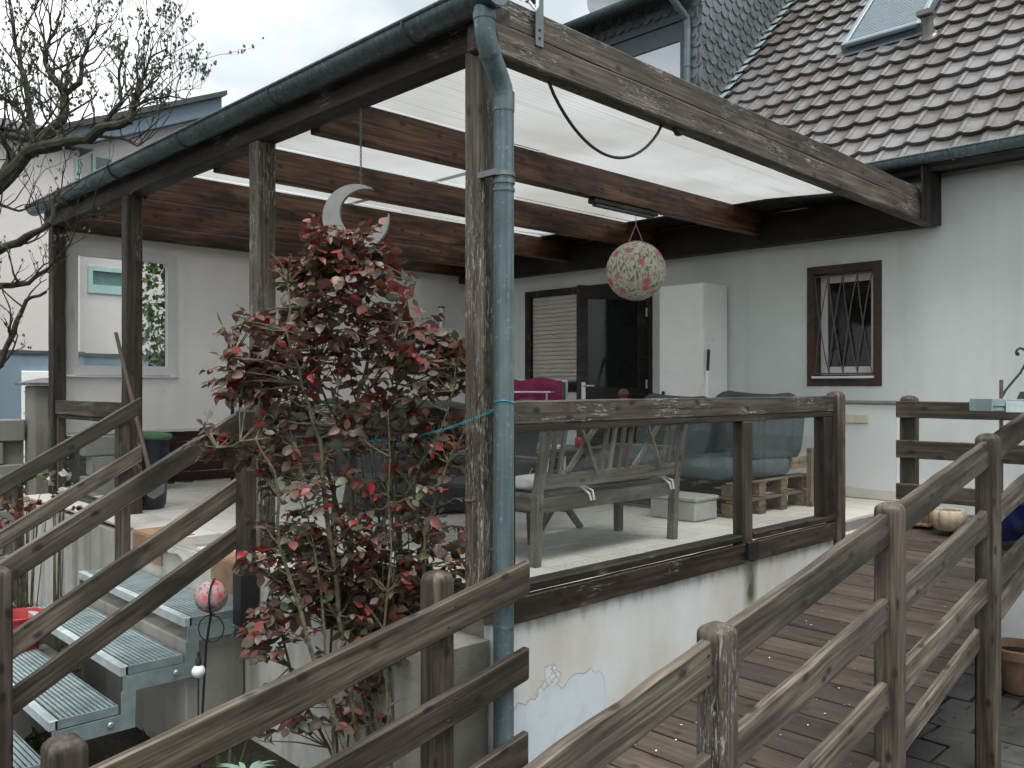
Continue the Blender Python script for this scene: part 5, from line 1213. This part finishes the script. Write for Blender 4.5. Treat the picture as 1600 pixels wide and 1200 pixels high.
# ------------------------------------------------------------------ red rose bush
rose = thing('rose_bush', (-.55, .55, -1.0), 'tall rose bush with dark red and bronze leaves beside the corner post', 'rose bush')
rng = random.Random(21)
RB = Vector((-.56, .62, 0))
def rp(px, py, e=0):                     # a point of the bush: picture position, e metres in front of or behind its middle
    return at(px, py, 4.32 + e)
canes = [[(600, 1230, 0), (560, 1050, .05), (545, 860, 0), (549, 760, .02), (557, 640, 0), (575, 560, .05), (560, 450, .05), (545, 360, 0)],
         [(570, 1230, -.1), (530, 960, -.1), (505, 760, -.12), (497, 690, -.1), (470, 600, -.15), (450, 520, -.2), (455, 400, -.15)],
         [(585, 1230, .1), (560, 900, .15), (500, 690, .15), (480, 640, .15), (420, 590, .2), (360, 560, .2)],
         [(610, 1230, .0), (640, 1000, .05), (625, 820, .05), (610, 690, .05), (620, 600, .1), (640, 500, .1)],
         [(640, 1230, -.1), (660, 980, -.1), (665, 830, -.1), (700, 720, -.15), (760, 600, -.2)],
         [(560, 1230, -.2), (480, 1000, -.2), (440, 850, -.2), (430, 740, -.2), (400, 690, -.22), (340, 700, -.2)],
         [(545, 1230, .1), (450, 1040, .1), (420, 900, .1), (415, 830, .1)],
         [(575, 850, 0), (640, 760, -.05), (700, 640, -.1), (720, 540, -.1)],
         [(555, 640, 0), (600, 570, -.1), (640, 470, -.1), (650, 440, -.1)],
         [(545, 700, .05), (500, 600, 0), (510, 480, -.05), (500, 400, 0)]]
rk = random.Random(77)
for k in range(16):
    bx_ = rk.uniform(500, 660); e_ = rk.uniform(-.22, .22); tx_ = bx_ + rk.uniform(-70, 70); ty_ = rk.choice((640, 700, 760, 600, 820))
    canes.append([(bx_, 1235, e_), (bx_ + (tx_ - bx_) * .3 + rk.uniform(-14, 14), 1040, e_), (bx_ + (tx_ - bx_) * .65 + rk.uniform(-14, 14), 860, e_), (tx_, ty_, e_ + rk.uniform(-.06, .06))])
cg = G(); cpts = []
for ci, c in enumerate(canes):
    P_ = [rp(*q) for q in c]; pts = []
    for a, b2 in zip(P_, P_[1:]):
        for t in (0, .33, .66): pts.append(a.lerp(b2, t) + Vector([rng.uniform(-.012, .012) for _ in range(3)]))
    pts.append(P_[-1]); r0_ = ((.017, .015, .014, .012, .010, .012, .009, .008, .008, .007) + (.0075, .006, .009, .005) * 4)[ci]
    cg.tube(pts, [r0_ * (1 - .72 * i / (len(pts) - 1)) for i in range(len(pts))], 7)
    cpts += pts
# bare snags
for k in range(60):
    p = rng.choice(cpts); q = p + Vector((rng.uniform(-.12, .12), rng.uniform(-.12, .12), rng.uniform(.04, .22))); cg.tube([p, p.lerp(q, .5) + Vector((rng.uniform(-.015, .015), 0, .01)), q], [.006, .0045, .003], 5)
blobs = [(540, 465, 100, 95, .22, 54), (450, 560, 115, 90, .24, 56), (620, 565, 95, 85, .22, 44), (535, 385, 60, 45, .14, 20), (480, 420, 48, 40, .12, 12), (385, 590, 50, 45, .15, 17), (340, 690, 32, 26, .1, 7), (700, 570, 40, 55, .15, 17), (680, 690, 55, 50, .18, 13), (580, 670, 100, 50, .2, 14), (430, 690, 48, 60, .2, 14), (500, 760, 90, 50, .2, 9), (650, 770, 70, 50, .2, 9), (470, 860, 85, 75, .22, 30), (600, 870, 80, 85, .22, 32), (530, 940, 120, 60, .22, 30), (690, 860, 45, 60, .15, 10), (420, 980, 40, 50, .15, 11), (620, 990, 70, 60, .2, 14), (560, 1080, 100, 70, .2, 12), (450, 1110, 60, 60, .15, 6)]
lv_, lf_ = [], []
prof = [(0, .0), (.12, .20), (.38, .34), (.62, .31), (.85, .15), (1.0, 0)]
for i, (t, wv_) in enumerate(prof):
    dz_ = -.30 * t * t
    if wv_ == 0: lv_.append((t, 0, dz_))
    else: lv_ += [(t, -wv_, dz_ + wv_ * .42), (t, 0, dz_), (t, wv_, dz_ + wv_ * .30)]
# indices: 0 tip start, groups of three, last tip
grp = [(0,)] + [(1 + 3 * i, 2 + 3 * i, 3 + 3 * i) for i in range(4)] + [(13,)]
lf_ += [(0, 2, 1), (0, 3, 2)]
for i in range(1, 4):
    a, b2 = grp[i], grp[i + 1]; lf_ += [(a[0], a[1], b2[1], b2[0]), (a[1], a[2], b2[2], b2[1])]
lf_ += [(10, 11, 13), (11, 12, 13)]
leaves = []; tg_ = G()
for (px, py, sx, sy, se, n) in blobs:
    for k in range(int(n * (2.7 if py < 640 else 3.7))):
        while True:
            u, v, e = rng.uniform(-1, 1), rng.uniform(-1, 1), rng.uniform(-1, 1)
            if u * u + v * v + e * e < 1: break
        P0 = rp(px + u * sx, py + v * sy, e * se)
        near = min(cpts, key=lambda q: (q - P0).length + max(0, q.z - P0.z) * 1.5)
        d = (P0 - near); L = d.length
        mid = near.lerp(P0, .55) + Vector((0, 0, -.02 + .10 * L)); tg_.tube([near, mid, P0], [.0045, .0032, .0022], 5)
        d = (d.normalized() * .7 + Vector((rng.uniform(-.7, .7), rng.uniform(-.7, .7), rng.uniform(-.55, .35)))).normalized()
        side = d.cross(Vector((rng.uniform(-.4, .4), rng.uniform(-.4, .4), 1))).normalized(); nrm = side.cross(d)
        s = rng.uniform(.042, .074); nl_ = rng.choice((3, 5, 5, 5))
        pos = [(0, 0)] + [(j // 2 + 1, (-1) ** j) for j in range(nl_ - 1)]
        tip = P0 + d * .07; tg_.tube([P0, tip], [.002, .0013], 4)
        for (j, sd_) in pos:
            if sd_ == 0: o, dd_ = tip, d
            else:
                o = tip - d * (.042 * j - .01); dd_ = (d * .45 + side * sd_ * .9).normalized()
            dd_ = (dd_ + Vector([rng.uniform(-.3, .3) for _ in range(3)]) + Vector((0, 0, -.25))).normalized()
            nn = (nrm + Vector([rng.uniform(-.55, .55) for _ in range(3)])).normalized(); yy = nn.cross(dd_).normalized(); nn = dd_.cross(yy)
            sc2 = s * rng.uniform(.75, 1.12)
            leaves.append((sc2, frame(o, dd_ * sc2, yy * sc2 * rng.uniform(.85, 1.15), nn * sc2 * rng.uniform(-.6, 1.6))))
cg.obj('canes', M_cane, rose, smooth=True)
tg_.obj('twigs', M_cane, rose, smooth=True, kind='stuff')
g = G(); g.add(lv_, lf_); lme = g.mesh('leaf'); lme.materials.append(M_rose)
for p in lme.polygons: p.use_smooth = True
leaves.sort(key=lambda a: (a[1].translation - EYE).dot(FW) / a[0])
lg = G()
for k, (s, Mx) in enumerate(leaves):
    if k < 300:
        o = bpy.data.objects.new('leaf', lme); place(o, rose, Mx)
    else: lg.add(lv_, lf_, Mx)
lg.obj('foliage', M_rose, rose, smooth='all', kind='stuff')
# turquoise twine tying the bush to the downspout
g = G()
for k in range(3):
    pts = []
    A_, B_ = rp(556, 690, 0), Vector((DS.x, DS.y - .052, 0)); B_.z = at(800, 628, 4.05).z
    for i in range(15):
        t = i / 14; pts.append(A_.lerp(B_, t) + Vector((0, 0, -.05 * math.sin(math.pi * t) + .006 * math.sin(i * 1.9 + k * 2))) + RT * .004 * math.cos(i * 2.1 + k))
    g.tube(pts, .0016, 5)
zt = at(800, 628, 4.05).z
g.tube([(DS.x + .052 * math.cos(a), DS.y + .052 * math.sin(a), zt + .006 * math.sin(a * 2)) for a in [2 * math.pi * k / 20 for k in range(21)]], .003, 5)
g.obj('twine', M_twine, None, smooth=True, label='turquoise twine tying the rose bush to the downspout', cat='twine')

# ------------------------------------------------------------------ bare spring tree at the left
tree = thing('tree', (-3.4, 4.6, gz(-3)), 'gnarled bare tree with small spring buds at the left edge', 'tree')
rng = random.Random(4)
TD = 6.4
limbs = [([(-330, 900, .3), (-260, 640, .2), (-170, 440, .1), (-60, 330, 0), (0, 283, 0), (45, 235, 0), (95, 222, -.1), (140, 212, -.2), (205, 185, -.3), (212, 145, -.3)], .105, .024),
         ([(-200, 500, .2), (-90, 450, .1), (0, 388, 0), (40, 372, -.05), (80, 350, -.1), (86, 310, -.1)], .052, .014),
         ([(-200, 560, .2), (-90, 480, .1), (0, 448, 0), (45, 443, 0), (75, 420, 0)], .045, .012),
         ([(-190, 700, .2), (-60, 620, .1), (0, 568, 0), (28, 500, 0), (40, 470, 0), (72, 456, -.05)], .036, .010),
         ([(0, 283, 0), (20, 240, .05), (-25, 190, .1), (-60, 120, .2)], .034, .015),
         ([(52, 228, 0), (50, 190, .1), (38, 120, .15), (25, 70, .2), (10, -20, .2)], .035, .010),
         ([(62, 222, 0), (98, 185, .05), (102, 150, .1), (75, 110, .1), (68, 80, .1), (85, 55, .1), (95, 20, .1)], .042, .008),
         ([(100, 148, .1), (125, 130, .1), (128, 95, .1), (140, 60, .1), (155, 40, .1)], .026, .006),
         ([(150, 205, -.2), (190, 160, -.2), (185, 110, -.2), (200, 60, -.2)], .02, .006),
         ([(205, 170, -.3), (235, 155, -.3), (265, 150, -.3), (290, 155, -.3)], .014, .004),
         ([(210, 150, -.3), (225, 120, -.3), (235, 90, -.3), (262, 75, -.3)], .016, .004),
         ([(140, 212, -.2), (190, 216, -.25), (215, 228, -.25), (235, 215, -.25)], .014, .004),
         ([(0, 320, 0), (30, 330, .05), (55, 320, .05)], .014, .005), ([(0, 200, .1), (30, 205, .1), (46, 215, 0)], .018, .010),
         ([(75, 420, 0), (110, 380, 0), (120, 350, 0), (145, 330, -.05)], .009, .003), ([(0, 150, .2), (25, 165, .2), (45, 195, .1)], .018, .010)]
trk = G(); twg = G(); bud = G()
seeds = []
def wob(P_, k): return [p + Vector([rng.uniform(-k, k) for _ in range(3)]) for p in P_]
for pts_, ra_, rb_ in limbs:
    P_ = [at(x, y, TD + e) for x, y, e in pts_]; F_ = []
    for a, b2 in zip(P_, P_[1:]):
        for t in (0, .34, .67): F_.append(a.lerp(b2, t) + Vector([rng.uniform(-1, 1) * ra_ * .22 for _ in range(3)]))
    F_.append(P_[-1]); n = len(F_) - 1
    trk.tube(F_, [(ra_ + (rb_ - ra_) * (i / n) ** .7) * rng.uniform(.88, 1.12) for i in range(n + 1)], 9)
    for i, p in enumerate(F_):
        x_, y_, d_ = proj(p)
        if x_ > -160: seeds.append((p, (F_[min(i + 1, n)] - F_[max(i - 1, 0)]).normalized(), rb_ + (ra_ - rb_) * (1 - i / n), i / n))
def add_buds(p, d, k):
    for _ in range(k):
        q = p + Vector([rng.uniform(-.012, .012) for _ in range(3)]); leafy(bud, q, rng.uniform(.018, .036), rng, 1.4)
def grow(p, d, L, r, depth):
    n = 4; pts = [p]; cur = p.copy(); dd_ = d.copy()
    for i in range(n):
        dd_ = (dd_ + Vector((rng.uniform(-.42, .42), rng.uniform(-.42, .42), rng.uniform(-.20, .42)))).normalized(); cur = cur + dd_ * (L / n); pts.append(cur.copy())
        if depth > 0 and i > 0 and rng.random() < .68:
            s = (dd_ + Vector((rng.uniform(-1, 1), rng.uniform(-1, 1), rng.uniform(-.3, 1.0)))).normalized(); grow(cur, s, L * rng.uniform(.45, .72), r * .55, depth - 1)
        if depth == 0 and proj(cur)[1] < 175 + rng.uniform(-40, 60): add_buds(cur, dd_, rng.choice((0, 1, 2, 3)))
        elif depth == 0 and rng.random() < .22: add_buds(cur, dd_, 1)
    twg.tube(pts, [r * (1 - .6 * i / n) for i in range(n + 1)], 5 if depth else 4)
    if depth == 0: add_buds(cur, dd_, rng.choice((1, 2, 4)) if proj(cur)[1] < 210 else rng.choice((0, 0, 1)))
for (p, t, r, f) in seeds:
    x_, y_, d_ = proj(p)
    if r > .12: continue
    up_ = y_ < 330
    for k in range(1):
        if rng.random() < (.95 if up_ else .6):
            d = (t * .5 + Vector((rng.uniform(-.9, .9), rng.uniform(-.9, .9), rng.uniform(.0, 1.3) if up_ else rng.uniform(-.4, .9)))).normalized()
            grow(p, d, rng.uniform(.22, .46) if up_ else rng.uniform(.16, .34), max(.004, min(.011, r * .45)), 2)
trk.obj('trunk', M_bark, tree, smooth=True); twg.obj('twigs', M_bark, tree, smooth=True, kind='stuff'); bud.obj('crown', M_bud, tree, kind='stuff')

# ------------------------------------------------------------------ bed plants
def clump(name, loc, lab, cat, n, L, wd, mat, spread, seed):
    r_ = random.Random(seed); g = G()
    for k in range(n):
        a = r_.random() * 6.28; d = Vector((math.cos(a) * spread, math.sin(a) * spread, 1)).normalized(); s = d.cross(Vector((0, 0, 1))).normalized() if spread > .02 else Vector((1, 0, 0)); l = L * r_.uniform(.6, 1.1); p0 = Vector((math.cos(a) * .03, math.sin(a) * .03, 0)); rows = []
        for i in range(5):
            t = i / 4; c = p0 + d * l * t + Vector((math.cos(a), math.sin(a), -1)) * (l * .28 * t * t * spread * 2); ww_ = wd * (1 - t ** 2.2) * (.6 + .8 * t if t < .5 else 1); rows.append((c - s * ww_ / 2, c + s * ww_ / 2))
        vs = [tuple(q) for r2 in rows for q in r2]; g.add(vs, [(2 * i, 2 * i + 1, 2 * i + 3, 2 * i + 2) for i in range(4)])
    return g.obj(name, mat, None, T(loc), smooth='all', label=lab, cat=cat)
q = at(350, 1190, 4.4); clump('iris_plant', (q.x, q.y, gz(q.x)), 'clump of upright green iris blades under the ramp railing', 'plant', 16, .52, .022, M_leaf, .18, 1)
q = at(385, 1195, 4.1); clump('succulent', (q.x, q.y, q.z - .03), 'pale grey green succulent at the bottom of the bed', 'plant', 26, .09, .03, simple('succulent_leaf', (.16, .25, .2), .6), .9, 2)
q = at(30, 735, 7.2); clump('lettuce_plant', (q.x, q.y, q.z - .12), 'bright lime green leafy plant below the tree', 'plant', 34, .26, .07, M_lime, .8, 3)
board('bed_post', (q.x, q.y, -1.4), (q.x, q.y, q.z - .12), .05, .05, M_rail2, None, label='short timber post under the lime green plant', cat='post')
def dry_rose(px, py, d, n, lab, seed, mat=M_dry):
    r_ = random.Random(seed); t = thing('small_rose', at(px, py + 100, d), lab, 'rose'); c = at(px, py, d); g = G(); sg = G()
    root = Vector((c.x, c.y, gz(c.x)))
    for k in range(n):
        p = c + Vector((r_.gauss(0, .13), r_.gauss(0, .13), r_.gauss(0, .09))); sg.tube([root + Vector((r_.uniform(-.03, .03), 0, 0)), c.lerp(p, .4) - Vector((0, 0, .12)), p], [.005, .004, .002], 4)
        for j in range(4):
            s = r_.uniform(.045, .07); dd_ = Vector((r_.uniform(-1, 1), r_.uniform(-1, 1), r_.uniform(-.8, .5))).normalized(); yy = dd_.orthogonal().normalized(); yy.rotate(Matrix.Rotation(r_.random() * 6.28, 3, dd_)); g.add(lv_, lf_, frame(p, dd_ * s, yy * s, dd_.cross(yy) * s))
    g.obj('leaves', mat, t, smooth='all', kind='stuff'); sg.obj('stems', M_cane, t, kind='stuff')
dry_rose(40, 785, 6.6, 22, 'small rose with dried brown and red leaves left of the stairs', 5)
dry_rose(88, 760, 6.9, 9, 'pale dried twiggy plant at the foot of the last pergola post', 6, simple('pale_dry_leaf', (.38, .38, .34), .8))
g = G(); rng = random.Random(9)
for k in range(9000):
    x = rng.uniform(-3.2, -.44); y = rng.uniform(.02, 6.8)
    if noise.noise(Vector((x * 1.5, y * 1.5, 2))) < -.05: continue
    leafy(g, Vector((x, y, gz(x) + .02 + .05 * noise.noise(Vector((x * 1.3, y * 1.3, 0))))), rng.uniform(.025, .07), rng, .5)
g.obj('weeds', M_weed, None, label='dark low weeds covering the soil under the stairs', cat='weeds', kind='stuff')
